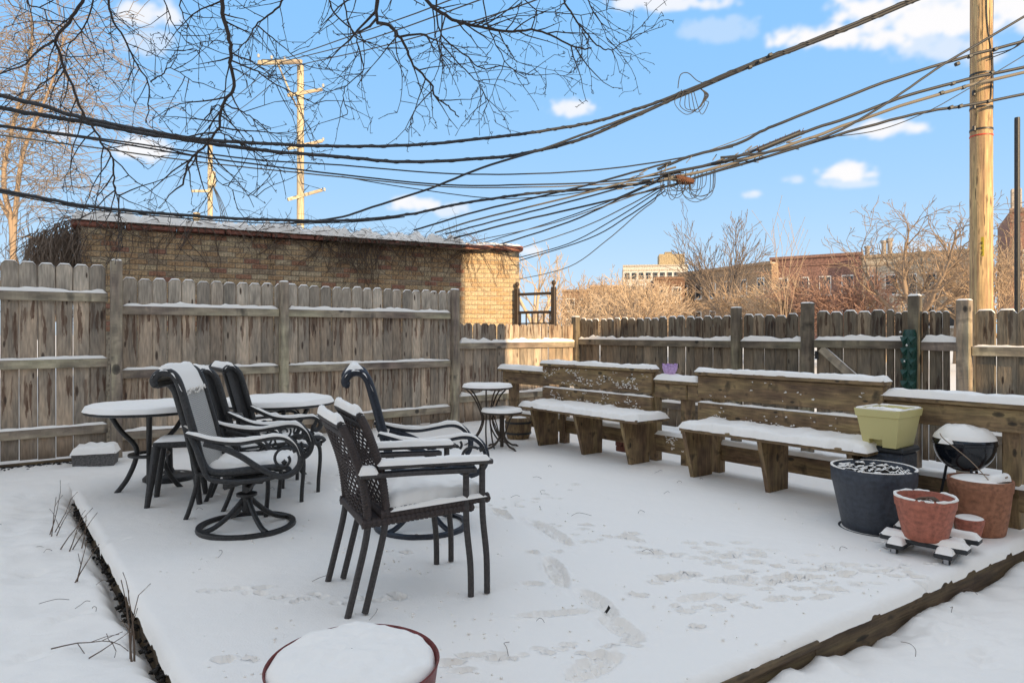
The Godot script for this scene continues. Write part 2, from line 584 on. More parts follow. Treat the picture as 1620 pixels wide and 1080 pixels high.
# sky seen over the yard: pale towards the horizon, deeper blue above, fair-weather clouds in view, thicker cloud added out of view to whiten the light
func make_sky(w := 2048, h := 1024) -> ImageTexture:
	var f := PackedFloat32Array()
	f.resize(w * h * 3)
	var cn := FastNoiseLite.new()
	cn.noise_type = FastNoiseLite.TYPE_SIMPLEX_SMOOTH
	cn.seed = 77
	cn.frequency = 1.0
	cn.fractal_octaves = 5
	cn.fractal_gain = 0.55
	# clouds that can be made out over the yard: pixel, half width, half height, strength
	var spots := [[1500, 28, 230, 46, 1.15], [1330, 62, 130, 34, 1.1], [1560, 5, 260, 40, 1.0], [1405, 205, 66, 20, 0.95], [1345, 275, 52, 20, 1.0], [1190, 308, 22, 10, 0.7], [1258, 285, 24, 9, 0.5], [1345, 290, 60, 12, 0.5], [905, 172, 46, 20, 0.85], [225, 240, 66, 26, 0.95], [655, 325, 48, 18, 0.95], [715, 335, 30, 16, 0.6], [235, 22, 70, 34, 0.85], [235, 70, 50, 30, 0.45], [1060, 5, 110, 20, 0.85], [100, 215, 40, 16, 0.6], [840, 398, 40, 14, 0.7], [1500, 80, 120, 40, 0.6], [60, 140, 80, 20, 0.3], [1440, 395, 60, 14, 0.35], [1130, 50, 80, 26, 0.3]]
	var sun := Vector3(sin(2.606), 0.27, -cos(2.606)).normalized()
	for y in h:
		var el := (0.5 - (y + 0.5) / h) * PI
		var sy := sin(el)
		var cy := cos(el)
		for x in w:
			var az := (x + 0.5) / w * TAU
			var d := Vector3(sin(az) * cy, sy, -cos(az) * cy)
			var g := clampf(d.y, 0.0, 1.0)
			var k := 1.0 - exp(-g * 4.2)
			var c := Vector3(0.61, 0.83, 1.0).lerp(Vector3(0.2, 0.52, 0.97), k)
			c = c.lerp(Vector3(0.76, 0.87, 0.96), exp(-g * 14.0) * 0.7)
			if d.y < 0.0: c = Vector3(0.7, 0.76, 0.84)
			else:
				# the warm white round the sun, widened out of view to warm the yard light
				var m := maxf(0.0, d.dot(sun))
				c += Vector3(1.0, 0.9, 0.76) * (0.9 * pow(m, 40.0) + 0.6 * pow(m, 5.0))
				var cl := 0.0
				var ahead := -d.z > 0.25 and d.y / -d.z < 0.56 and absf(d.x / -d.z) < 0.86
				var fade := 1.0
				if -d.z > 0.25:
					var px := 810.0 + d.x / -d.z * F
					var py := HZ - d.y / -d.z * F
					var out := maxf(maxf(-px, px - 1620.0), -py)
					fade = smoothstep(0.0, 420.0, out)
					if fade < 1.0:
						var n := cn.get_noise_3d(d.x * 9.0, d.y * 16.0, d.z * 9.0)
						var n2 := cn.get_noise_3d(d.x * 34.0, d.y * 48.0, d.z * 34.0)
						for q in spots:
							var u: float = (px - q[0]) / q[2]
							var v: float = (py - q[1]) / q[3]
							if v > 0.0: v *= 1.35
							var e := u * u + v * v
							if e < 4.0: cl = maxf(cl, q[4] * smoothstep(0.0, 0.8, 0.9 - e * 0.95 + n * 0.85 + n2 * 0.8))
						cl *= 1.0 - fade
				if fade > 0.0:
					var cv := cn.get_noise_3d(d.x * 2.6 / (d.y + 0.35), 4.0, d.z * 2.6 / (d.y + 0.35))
					cl = maxf(cl, smoothstep(-0.34, 0.1, cv) * 0.95 * fade)  # heavier cloud outside the view, added to whiten the light on the yard
				c = c.lerp(Vector3(0.97, 0.96, 0.97), clampf(cl, 0.0, 1.0))
			var i := (y * w + x) * 3
			c *= 0.685
			f[i] = c.x; f[i + 1] = c.y; f[i + 2] = c.z
	return ImageTexture.create_from_image(Image.create_from_data(w, h, false, Image.FORMAT_RGBF, f.to_byte_array()))

# ---------------------------------------------------------------- snow and ground
func dent(P: PackedVector3Array, ss: PackedFloat32Array, ts: PackedFloat32Array, c: Vector2, d: Vector2, L: float, W: float, depth: float, tread := 0.0) -> void:
	var R := maxf(L, W) * 1.6
	var nx := ss.size()
	d = d.normalized()
	for j in ts.size():
		if absf(ts[j] - c.y) > R: continue
		for i in nx:
			var ds := ss[i] - c.x
			if absf(ds) > R: continue
			var dt := ts[j] - c.y
			var u := (ds * d.x + dt * d.y) / L
			var w := (-ds * d.y + dt * d.x) / W
			var e := u * u + w * w
			if e > 2.6: continue
			var k := j * nx + i
			var y := 0.0
			if e < 1.0:
				y = -depth * (1.0 - smoothstep(0.7, 1.0, e))
				if tread > 0.0: y += tread * signf(sin(u * L * 170.0 + absf(w) * 2.0)) * 0.6 * (1.0 - e) + tread * 0.8 * nz.get_noise_2d(ss[i] * 900.0, ts[j] * 900.0)
			else: y = depth * 0.3 * (1.0 - absf(e - 1.5) / 1.1) * (0.7 + nz.get_noise_2d(ss[i] * 500.0, ts[j] * 500.0))
			P[k].y += y

func heights_to(mb: MB, H: PackedVector3Array, nx: int, nt: int) -> void:
	# H holds (s, height, t); turned here into the yard's place
	var P := PackedVector3Array()
	P.resize(H.size())
	for k in H.size(): P[k] = yd(H[k].x, H[k].z, H[k].y)
	mb.sheet(P, nx, nt, true)

# the patio's front edge is not quite square to its sides
func skew(s: float, t: float) -> float:
	return 0.058 * (4.84 - s) * clampf(1.0 - (t - 1.4) / 3.0, 0.0, 1.0)

func unskew(c: Vector2) -> Vector2:
	return Vector2(c.x, c.y - skew(c.x, c.y - skew(c.x, c.y)))

func make_ground() -> void:
	var far := MB.new()
	far.col = Color(0.8, 0.8, 0.8)
	far.face([Vector3(-400, -0.3, -400), Vector3(400, -0.3, -400), Vector3(400, -0.3, 400), Vector3(-400, -0.3, 400)], Vector3.UP)
	tag(build(far, "ground", M.snow_ground, self), "", "", "", "structure")
	# garden and path snow round the patio
	var ss := PackedFloat32Array()
	var ts := PackedFloat32Array()
	var a := -4.6
	while a < 8.6:
		ss.append(a); a += 0.028
	a = -1.2
	while a < 8.5:
		ts.append(a); a += 0.028
	var H := PackedVector3Array()
	for t in ts:
		for s in ss:
			var big := nz.get_noise_2d(s * 22.0, t * 22.0)
			var mid := nz.get_noise_2d(s * 95.0 + 300.0, t * 95.0)
			var small := nz.get_noise_2d(s * 380.0, t * 380.0 + 90.0)
			var left := -0.05 + big * 0.035 + mid * 0.024 + small * 0.007
			left -= 0.13 * smoothstep(0.45, 0.56, s + 0.05 * mid + 0.02 * small) * (1.0 - smoothstep(6.2, 6.7, t))
			var back := -0.004 + big * 0.012 + mid * 0.009 + small * 0.004
			var te: float = 1.38 + 0.058 * (4.84 - s)
			var front := -0.145 + big * 0.025 + mid * 0.014 + small * 0.006 + 0.03 * smoothstep(te - 0.28, te, t) * (0.1 + 0.9 * mid + 0.6 * big)
			var y := lerpf(left, back, smoothstep(6.3, 6.75, t))
			if s > 0.56: y = lerpf(y, front, 1.0 - smoothstep(te - 0.02, te + 0.02, t))
			else: y = lerpf(y, front, 1.0 - smoothstep(0.6, 1.4, t))
			if s > 0.59 and s < 5.34 and t > te + 0.03 and t < 6.72: y = -0.26
			elif s >= 5.34: y = lerpf(-0.1 + mid * 0.012, back, smoothstep(6.4, 7.0, t)) if t > te else y
			H.append(Vector3(s, y, t))
	# scuffed snow on the path at the right
	for k in 90:
		var c := st(gp(rng.randf_range(1440, 1570), rng.randf_range(965, 1030), -0.12))
		dent(H, ss, ts, c, Vector2(rng.randf_range(-1, 1), rng.randf_range(-1, 1)), rng.randf_range(0.012, 0.03), 0.012, rng.randf_range(0.006, 0.016))
	for q in [[1500, 968, 0.05], [1420, 985, 0.03], [1560, 1030, 0.07], [1350, 1050, 0.06], [1590, 1000, 0.06], [170, 860, 0.05], [55, 915, 0.06], [105, 990, 0.07], [130, 985, 0.05], [200, 1070, 0.06], [60, 1055, 0.1], [40, 800, 0.05], [150, 905, 0.06], [20, 860, 0.08], [90, 860, 0.05]]:
		dent(H, ss, ts, st(gp(q[0], q[1], -0.1)), Vector2(1, 0.4), q[2], q[2] * 0.6, 0.014)
	var mb := MB.new()
	heights_to(mb, H, ss.size(), ts.size())
	tag(build(mb, "garden_snow", M.snow_ground, self), "", "", "", "structure")

	# the patio: timber edge with a thick sheet of snow
	var patio := thing("patio", "", "")
	tag(patio, "", "", "", "structure")
	ss.clear(); ts.clear(); H.clear()
	a = 0.545
	while a < 5.36:
		ss.append(a); a += 0.0105
	a = 1.365
	var step := 0.0095
	while a < 6.78:
		ts.append(a); a += step; step = minf(0.03, step * 1.006)
	for t in ts:
		for s in ss:
			var big := nz.get_noise_2d(s * 20.0 + 500.0, t * 20.0)
			var mid := nz.get_noise_2d(s * 80.0 + 700.0, t * 80.0)
			var small := nz.get_noise_2d(s * 420.0, t * 420.0 + 500.0)
			var y := big * 0.009 + mid * 0.004 + small * 0.0012
			var wob := 0.008 * nz.get_noise_2d(s * 160.0, t * 160.0) + 0.003 * nz.get_noise_2d(s * 500.0, t * 500.0)
			var e := minf(s - 0.546, t - 1.367) + wob
			if t < 6.4: e = minf(e, 5.34 - s + wob)
			else: e = minf(t - 1.367, 0.1)
			var q := 1.0 - clampf(e / 0.055, 0.0, 1.0)
			y -= 0.055 * (1.0 - sqrt(maxf(0.0, 1.0 - q * q)))
			# the break in the sheet where two edge boards meet
			if s < 0.72:
				var br := 1.0 - clampf(absf(t - 4.72 - 0.2 * (s - 0.56)) / 0.035, 0.0, 1.0)
				y -= 0.05 * br * br * clampf((0.72 - s) / 0.12, 0.0, 1.0)
			H.append(Vector3(s, y, t))
	# shoe prints, from one end to the other, then animal tracks
	for q in [[842, 823, 902, 862, 0.055], [868, 884, 892, 928, 0.055], [925, 935, 972, 975, 0.055], [955, 975, 1013, 1012, 0.058], [905, 1075, 975, 1032, 0.07], [782, 805, 806, 820, 0.045], [815, 976, 928, 966, 0.03], [985, 846, 1018, 858, 0.03], [1040, 912, 1090, 916, 0.03], [1075, 948, 1135, 940, 0.04], [1210, 916, 1270, 908, 0.035]]:
		var p := unskew(st(gp(q[0], q[1])))
		var e := unskew(st(gp(q[2], q[3])))
		dent(H, ss, ts, (p + e) * 0.5, e - p, (e - p).length() * 0.55, q[4] * 0.92, 0.026, 0.018)
	var marks := [[1131, 862], [1120, 875], [1100, 882], [1147, 882], [1160, 877], [1157, 897], [1185, 904], [1193, 890], [1230, 896], [1090, 907], [1087, 913], [1157, 943], [1313, 892], [1347, 892], [1310, 900], [1380, 894], [1280, 901], [1340, 906], [1370, 903], [1433, 898], [1417, 910], [1257, 910], [1223, 920], [1310, 930], [1327, 933], [1163, 912], [1400, 902], [1290, 912], [1245, 918], [1270, 915], [842, 874], [880, 873], [843, 924], [625, 940], [627, 946], [642, 873], [927, 830], [923, 837], [973, 850], [997, 853], [1000, 845], [1017, 875], [1037, 875], [1053, 912], [793, 808], [737, 1038], [758, 1038], [787, 1043], [712, 1048], [730, 1062], [370, 933], [415, 931], [412, 940], [353, 1045], [397, 1043], [1010, 940], [1085, 965], [820, 800], [1103, 990], [430, 760], [380, 792], [1440, 905], [1452, 912], [1200, 880], [1140, 890]]
	for q in marks:
		var d := st(gp(q[0] + 20.0, q[1] + rng.randf_range(-3, 3))) - st(gp(q[0], q[1]))
		var c := unskew(st(gp(q[0], q[1])))
		dent(H, ss, ts, c, d, rng.randf_range(0.03, 0.06), rng.randf_range(0.018, 0.027), rng.randf_range(0.022, 0.036))
	for trail in [[1030, 870, 1470, 900], [1040, 915, 1300, 925], [840, 830, 1060, 880], [600, 945, 330, 940], [700, 1045, 1000, 1020], [760, 800, 900, 770], [1060, 960, 1300, 935]]:
		for k in 9:
			var e := k / 8.0
			var c := Vector2(lerpf(trail[0], trail[2], e), lerpf(trail[1], trail[3], e) + rng.randf_range(-9, 9))
			for h in 2:
				var g := unskew(st(gp(c.x + rng.randf_range(-10, 10) + h * 14, c.y + rng.randf_range(-5, 5))))
				dent(H, ss, ts, g, st(gp(c.x + 20.0, c.y + rng.randf_range(-4, 4))) - st(gp(c.x, c.y)), rng.randf_range(0.02, 0.04), rng.randf_range(0.012, 0.018), rng.randf_range(0.016, 0.028))
	for k in 40:
		var c := unskew(st(gp(rng.randf_range(1080, 1460), rng.randf_range(855, 925))))
		dent(H, ss, ts, c, st(gp(1200, 900)) - st(gp(1180, 899)), rng.randf_range(0.02, 0.05), 0.018, rng.randf_range(0.01, 0.024))
	for k in 50:
		var c := st(gp(rng.randf_range(330, 760), rng.randf_range(700, 800)))
		dent(H, ss, ts, c, Vector2(1, 0.5), rng.randf_range(0.02, 0.05), 0.025, rng.randf_range(0.008, 0.02))
	for k in H.size(): H[k].z += skew(H[k].x, H[k].z)
	mb = MB.new()
	heights_to(mb, H, ss.size(), ts.size())
	build(mb, "snow_cover", M.snow_ground, patio)
	var cb := MB.new()
	for k in 900:
		var p := gp(rng.randf_range(250, 1500), rng.randf_range(760, 1075))
		var q := st(p)
		if q.x < 0.65 or q.y < 1.5 or q.x > 5.0: continue
		var near := nz.get_noise_2d(q.x * 60.0, q.y * 60.0)
		if near < -0.05: continue
		var r := rng.randf_range(0.002, 0.007)
		cb.lump(p + Vector3(0, 0.002, 0), Vector3(r * 1.4, r, r * 1.2), rng.randf() * 6.0)
	var so := MB.new()
	for k in 900:
		var t := rng.randf_range(1.3, 6.5)
		if nz.get_noise_1d(t * 120.0) < rng.randf_range(-0.3, 0.2): continue
		var r := rng.randf_range(0.004, 0.018)
		so.lump(yd(0.553 - rng.randf() * rng.randf() * 0.035, t, -0.075 - rng.randf() * 0.05), Vector3(r, r * 0.8, r), rng.randf() * 6.0)
	tag(build(so, "soil", M.soil, patio), "", "", "", "stuff")
	tag(build(cb, "snow_crumbs", M.snow, patio), "", "", "", "stuff")
	# edge boards: left side, then the front beam in two lengths, the first a little proud
	var edge := func(s0: float, t0: float, s1: float, t1: float, top: float, low: float, th: float, out: float) -> void:
		var e := MB.new()
		e.us = Vector2(2.2, 0.5); e.grain = 0
		e.uo = Vector2(s0 * 0.37, t0 * 0.21)
		var p := yd(s0, t0)
		var q := yd(s1, t1)
		var dir := (q - p).normalized()
		var nside := dir.cross(Vector3.UP)
		var bs := Basis(dir, Vector3.UP, nside)
		e.box(Transform3D(bs, (p + q) * 0.5 + nside * out + Vector3(0, (top + low) * 0.5, 0)), Vector3((q - p).length(), top - low, th), 0.006)
		build(e, "edge_board", M.deck_dark, patio)
	edge.call(0.582, 1.66, 0.582, 4.70, -0.036, -0.24, 0.04, 0.0)
	edge.call(0.582, 4.73, 0.582, 6.72, -0.036, -0.24, 0.04, 0.0)
	edge.call(0.56, 1.647, 2.78, 1.518, -0.036, -0.26, 0.045, 0.0)
	edge.call(2.79, 1.527, 5.36, 1.378, -0.036, -0.26, 0.045, 0.0)
	edge.call(0.56, 1.614, 2.78, 1.485, -0.044, -0.075, 0.02, 0.0)
	edge.call(5.35, 1.42, 5.35, 6.4, -0.05, -0.26, 0.04, 0.0)

# ---------------------------------------------------------------- fences
func picket_mesh(column: int, h: float, wid: float, dark: bool, snowy: bool) -> ArrayMesh:
	var key := "%d_%d_%d_%s_%s" % [column, int(round(h * 1000)), int(round(wid * 1000)), dark, snowy]
	if pick_cache.has(key): return pick_cache[key]
	var mb := MB.new()
	mb.us = Vector2(1.0 / 16.0 / 0.155, -0.5)
	mb.uo = Vector2((column + 0.5) / 16.0, 1.0)
	var k := ((column * 7) % 11) / 11.0
	var tone := 0.8 + 0.4 * k
	mb.col = Color(tone, tone * (0.985 + 0.02 * k), tone * (0.97 + 0.04 * k))
	var x := wid * 0.5
	var cut := minf(0.032, wid * 0.26)
	var ol := [Vector2(-x, 0), Vector2(x, 0), Vector2(x, h - cut), Vector2(x - cut, h), Vector2(cut - x, h), Vector2(-x, h - cut)]
	var ins := []
	for p in ol: ins.append(Vector2(p.x * (1.0 - 0.009 / x), p.y - (0.006 if p.y > 0.1 else -0.006)))
	var front := []
	var back := []
	for i in 6:
		var a: Vector2 = ol[i]
		var b: Vector2 = ol[(i + 1) % 6]
		var c: Vector2 = ins[(i + 1) % 6]
		var d: Vector2 = ins[i]
		var out := Vector3((a.x + b.x), (a.y + b.y) - h, 0.0)
		front.append(Vector3(d.x, d.y, 0.009)); back.append(Vector3(a.x, a.y, -0.009))
		mb.face([Vector3(a.x, a.y, -0.009), Vector3(b.x, b.y, -0.009), Vector3(b.x, b.y, 0.0), Vector3(a.x, a.y, 0.0)], out)
		mb.face([Vector3(a.x, a.y, 0.0), Vector3(b.x, b.y, 0.0), Vector3(c.x, c.y, 0.009), Vector3(d.x, d.y, 0.009)], out + Vector3(0, 0, 0.3))
	mb.face(front, Vector3(0, 0, 1)); mb.face(back, Vector3(0, 0, -1))
	var list := [[mb, M.fence_dark if dark else M.fence]]
	if snowy:
		var sn := MB.new()
		var hh := 0.006 + 0.008 * k
		snow_over(sn, [Vector3(-x, h - cut, 0), Vector3(-x + cut * 0.5, h - cut * 0.5, 0), Vector3(cut - x, h, 0), Vector3(0, h, 0), Vector3(x - cut, h, 0), Vector3(x - cut * 0.5, h - cut * 0.5, 0), Vector3(x, h - cut, 0)], Vector3(0, 0, 1), 0.011, hh, column, 0.011, 5, 0.002, 0.012)
		list.append([sn, M.snow])
	pick_cache[key] = mesh_of(list)
	return pick_cache[key]

func pickets(parent: Node3D, x0: float, x1: float, top: float, wid: float, dark := false, low := 0.03, snowy := true, start := 0, jit := 0.008) -> float:
	var x := x0
	var k := start
	while x + wid * 0.5 < x1:
		var col := (k * 5 + 3 + int(absf(x0) * 13.0)) % 16
		var w := minf(wid + rng.randf_range(-0.008, 0.0), x1 - x)
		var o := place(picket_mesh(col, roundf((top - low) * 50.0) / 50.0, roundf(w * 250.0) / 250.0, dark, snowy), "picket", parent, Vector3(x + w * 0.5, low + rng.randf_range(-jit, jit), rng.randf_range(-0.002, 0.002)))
		o.rotation = Vector3(rng.randf_range(-0.006, 0.006), 0, rng.randf_range(-0.006, 0.006))
		x += w + (rng.randf_range(0.003, 0.007) if dark else rng.randf_range(0.004, 0.008))
		k += 1
	return x

func rail(parent: Node3D, x0: float, x1: float, top: float, snow_h: float, dark := false, tilt := 0.0, y_end := 0.0) -> void:
	var mb := MB.new()
	mb.grain = 0
	mb.us = Vector2(0.4, 0.5)
	mb.uo = Vector2(rng.randf() , rng.randf())
	var L := x1 - x0
	mb.box(Transform3D(Basis(Vector3(0, 0, 1), tilt), Vector3(0, -0.045, 0)), Vector3(L, 0.088, 0.038), 0.004)
	var o := build(mb, "rail", M.rail_dark if dark else M.rail, parent)
	o.position = Vector3((x0 + x1) * 0.5, top + y_end, 0.03)
	if snow_h > 0.0:
		var sn := MB.new()
		var tl := tan(tilt)
		snow_over(sn, line(Vector3(-L / 2 + 0.005, -tl * L / 2, 0), Vector3(L / 2 - 0.005, tl * L / 2, 0), int(L / 0.045)), Vector3(0, 0, 1), 0.022, snow_h * 0.9, x0 + top, 0.02, 7, 0.003, 0.03, 0.9)
		build(sn, "snow", M.snow, o)

func post(parent: Node3D, x: float, top: float, dark := false, wid := 0.09, z := 0.052, low := -0.05, snow_h := 0.012) -> MeshInstance3D:
	var mb := MB.new()
	mb.us = Vector2(0.6, -0.5)
	mb.uo = Vector2(rng.randf(), 1.0)
	mb.box(Transform3D(Basis(), Vector3(0, (top + low) * 0.5, 0)), Vector3(wid, top - low, wid), 0.005)
	var o := build(mb, "post", M.rail_dark if dark else M.rail, parent)
	o.position = Vector3(x, 0, z)
	if snow_h > 0.0:
		var sn := MB.new()
		snow_over(sn, line(Vector3(-wid * 0.5, top, 0), Vector3(wid * 0.5, top, 0), 6), Vector3(0, 0, 1), wid * 0.5, snow_h, x, 0.02, 7, 0.002, 0.02)
		build(sn, "snow", M.snow, o)
	return o

func make_fences() -> void:
	var FT := 7.95
	# tall part at the left, rails a little higher, running out of the picture
	var f := thing("wood_fence", "tallest weathered board fence panel beside the left edge, next to the garden bed", "fence", yd(-2.6, FT), YAW, "weathered board fences round the yard")
	pickets(f, 0.0, 3.6, 1.925, 0.142, false, 0.04, true, 0)
	for r in [[1.64, 0.03], [0.99, 0.022], [0.33, 0.02]]: rail(f, 0.0, 3.58, r[0], r[1], false, 0.004)
	post(f, 3.65, 1.975, false, 0.098, 0.055)
	post(f, 1.2, 1.975)
	var kb := MB.new()
	kb.grain = 0; kb.us = Vector2(0.4, 0.5)
	kb.bx(Vector3(1.7, -0.01, 0.06), Vector3(3.4, 0.07, 0.035), 0.006, 0.01)
	build(kb, "kick_board", M.deck_dark, f)
	# middle tall part in two bays
	f = thing("wood_fence", "long weathered board fence behind the round tables, two bays wide with streaked boards", "fence", yd(1.05, FT), YAW, "weathered board fences round the yard")
	pickets(f, 0.055, 4.05, 1.80, 0.138, false, 0.03, true, 3)
	for r in [[1.525, 0.036], [0.872, 0.026], [0.245, 0.026]]:
		rail(f, 0.05, 1.65, r[0], r[1])
		rail(f, 1.75, 4.0, r[0], r[1])
	post(f, 1.7, 1.84)
	post(f, 4.06, 1.84, false, 0.1)
	# low part, partly sunlit
	f = thing("wood_fence", "low board fence with a patch of sunlight, between the tall fence and the corner post", "fence", yd(5.17, FT), YAW, "weathered board fences round the yard")
	pickets(f, 0.0, 2.24, 1.37, 0.14, false, 0.0, false, 5)
	rail(f, 0.02, 2.22, 1.11, 0.055)
	rail(f, 0.02, 2.22, 0.37, 0.045)
	# the fence behind the benches
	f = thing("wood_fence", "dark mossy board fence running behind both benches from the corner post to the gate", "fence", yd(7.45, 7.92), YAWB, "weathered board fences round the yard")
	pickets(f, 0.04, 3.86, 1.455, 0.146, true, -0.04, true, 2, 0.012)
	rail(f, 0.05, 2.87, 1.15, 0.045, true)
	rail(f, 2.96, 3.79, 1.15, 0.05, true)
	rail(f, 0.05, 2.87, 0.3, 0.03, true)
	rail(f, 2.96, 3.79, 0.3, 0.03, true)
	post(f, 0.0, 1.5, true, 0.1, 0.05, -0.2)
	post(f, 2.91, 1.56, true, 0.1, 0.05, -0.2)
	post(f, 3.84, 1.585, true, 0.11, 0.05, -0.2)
	# the gate
	f = thing("wood_gate", "board gate with a diagonal brace, behind the longer bench", "gate", yd(7.45, 4.03), YAWB)
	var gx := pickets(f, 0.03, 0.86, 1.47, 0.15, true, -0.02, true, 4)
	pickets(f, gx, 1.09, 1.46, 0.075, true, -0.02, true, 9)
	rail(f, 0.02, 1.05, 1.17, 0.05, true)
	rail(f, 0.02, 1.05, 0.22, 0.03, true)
	var br := MB.new()
	br.grain = 0; br.us = Vector2(0.4, 0.5)
	br.box(Transform3D(Basis(Vector3(0, 0, 1), -0.70), Vector3(0.52, 0.72, 0.03)), Vector3(1.1, 0.09, 0.036), 0.004)
	var b := build(br, "brace", M.rail, f)
	var sn := MB.new()
	snow_over(sn, line(Vector3(0.14, 1.095, 0.03), Vector3(0.93, 0.43, 0.03), 24), Vector3(0, 0, 1), 0.016, 0.02, 3.0, 0.014, 5, 0.002, 0.1, 0.9)
	build(sn, "snow", M.snow, b)
	var la := MB.new()
	la.bx(Vector3(0.045, 1.0, 0.03), Vector3(0.03, 0.09, 0.03), 0.004)
	la.tube([Vector3(0.03, 1.0, 0.045), Vector3(0.075, 1.0, 0.06), Vector3(0.08, 0.95, 0.06)], 0.006, 6)
	build(la, "latch", M.iron, f)
	# short piece right of the gate, then the wide boards that run out of the picture
	f = thing("wood_fence", "narrow strip of thin fence boards between the gate and the sunlit square post", "fence", yd(7.45, 2.95), YAWB, "weathered board fences round the yard")
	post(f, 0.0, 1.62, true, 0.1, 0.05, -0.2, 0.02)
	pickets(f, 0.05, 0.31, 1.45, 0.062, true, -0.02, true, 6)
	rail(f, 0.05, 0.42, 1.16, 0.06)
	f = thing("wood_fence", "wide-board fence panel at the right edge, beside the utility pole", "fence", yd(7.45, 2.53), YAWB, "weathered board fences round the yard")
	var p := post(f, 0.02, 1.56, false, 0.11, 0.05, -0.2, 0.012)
	p.set_meta("label", "square post catching the sun")
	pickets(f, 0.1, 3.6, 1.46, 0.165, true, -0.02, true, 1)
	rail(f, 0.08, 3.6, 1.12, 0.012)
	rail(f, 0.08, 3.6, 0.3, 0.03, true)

# ---------------------------------------------------------------- deck rail and benches (local x along the benches, z towards the yard)
func timber(mb: MB, a: Vector3, b: Vector3, ch := 0.006) -> void:
	var size := (b - a).abs()
	mb.uo = Vector2(rng.randf(), rng.randf())
	mb.bx((a + b) * 0.5, size, ch)

func flecks(mb: MB, x0: float, x1: float, y0: float, y1: float, z: float, count: int, sd: float, low := false) -> void:
	var k := 0
	var tries := 0
	while k < count and tries < count * 14:
		tries += 1
		var x := rng.randf_range(x0, x1)
		var f := rng.randf()
		if low: f = f * f
		var y := lerpf(y0, y1, f)
		if nz.get_noise_2d(x * 150.0 + sd * 77.0, y * 260.0) < rng.randf_range(-0.05, 0.3): continue
		var n := rng.randi_range(1, 4)
		var p := Vector3(x, y, z)
		for i in n:
			mb.lump(p, Vector3(rng.randf_range(0.003, 0.01), rng.randf_range(0.003, 0.007), 0.005), rng.randf_range(-0.6, 0.6))
			p += Vector3(rng.randf_range(-0.013, 0.013), rng.randf_range(-0.005, 0.004), 0)
		k += 1

func bench(label: String, t0: float, half: float, seat_shift: float, seat_half: float, legs: Array, fl: Array, sd: float) -> void:
	var o := thing("garden_bench", label, "bench", yd(5.12, t0), YAWB, "plank benches along the deck rail")
	var mb := MB.new()
	mb.grain = 0; mb.us = Vector2(1.4, 0.8)
	timber(mb, Vector3(-half, 0.66, -0.038), Vector3(half, 0.862, 0.0))
	var upper := build(mb, "backrest_board", M.deck, o)
	mb = MB.new(); mb.grain = 0; mb.us = Vector2(1.4, 0.8)
	timber(mb, Vector3(-half, 0.44, -0.038), Vector3(half, 0.622, 0.002))
	var lower := build(mb, "backrest_board", M.deck, o)
	mb = MB.new(); mb.grain = 0; mb.us = Vector2(1.4, 0.8)
	timber(mb, Vector3(-half - 0.01, 0.866, -0.09), Vector3(half + 0.02, 0.902, 0.035))
	var cap := build(mb, "cap_board", M.deck, o)
	var sn := MB.new()
	snow_over(sn, line(Vector3(-half - 0.015, 0.902, -0.028), Vector3(half + 0.025, 0.902, -0.028), 60), Vector3(0, 0, 1), 0.064, 0.032, sd, 0.03, 9, 0.006, 0.03, 0.5)
	build(sn, "snow", M.snow, cap)
	sn = MB.new()
	snow_over(sn, line(Vector3(-half, 0.622, -0.018), Vector3(half, 0.622, -0.018), 60), Vector3(0, 0, 1), 0.018, 0.014, sd + 1, 0.015, 5, 0.002, 0.02, 0.9)
	flecks(sn, -half + 0.02, half - 0.05, 0.45, 0.61, 0.006, fl[1], sd + 2, true)
	tag(build(sn, "snow", M.snow, lower), "", "", "", "stuff")
	sn = MB.new()
	flecks(sn, -half + 0.02, half - 0.05, 0.68, 0.85, 0.003, fl[0], sd + 5)
	tag(build(sn, "snow", M.snow, upper), "", "", "", "stuff")
	# seat of three planks
	var z0 := 0.02
	for k in 3:
		mb = MB.new(); mb.grain = 0; mb.us = Vector2(1.4, 0.8)
		timber(mb, Vector3(seat_shift - seat_half, 0.42, z0), Vector3(seat_shift + seat_half, 0.457, z0 + 0.145))
		build(mb, "seat_plank", M.deck, o)
		z0 += 0.151
	sn = MB.new()
	snow_over(sn, line(Vector3(seat_shift - seat_half - 0.01, 0.457, 0.245), Vector3(seat_shift + seat_half + 0.008, 0.457, 0.245), 60), Vector3(0, 0, 1), 0.236, 0.045, sd + 3, 0.055, 22, 0.012, 0.06, 0.45)
	flecks(sn, seat_shift - seat_half, half - 0.1, 0.5, 0.53, 0.02, 30, sd + 9, true)
	tag(build(sn, "snow", M.snow, o), "", "", "", "stuff")
	for x in legs:
		mb = MB.new(); mb.grain = 1; mb.us = Vector2(1.4, 0.8); mb.uo = Vector2(rng.randf(), rng.randf())
		mb.prism([Vector2(0.03, -0.06), Vector2(0.27, -0.06), Vector2(0.41, 0.418), Vector2(0.02, 0.418)], -0.019, 0.019)
		var l := build(mb, "leg", M.deck, o)
		l.rotation.y = -PI / 2
		l.position.x = x
	for x in [legs[0], legs[2]]:
		mb = MB.new(); mb.us = Vector2(1.4, 0.8)
		timber(mb, Vector3(x - 0.045, -0.06, -0.13), Vector3(x + 0.045, 0.866, -0.041))
		build(mb, "back_post", M.deck, o)

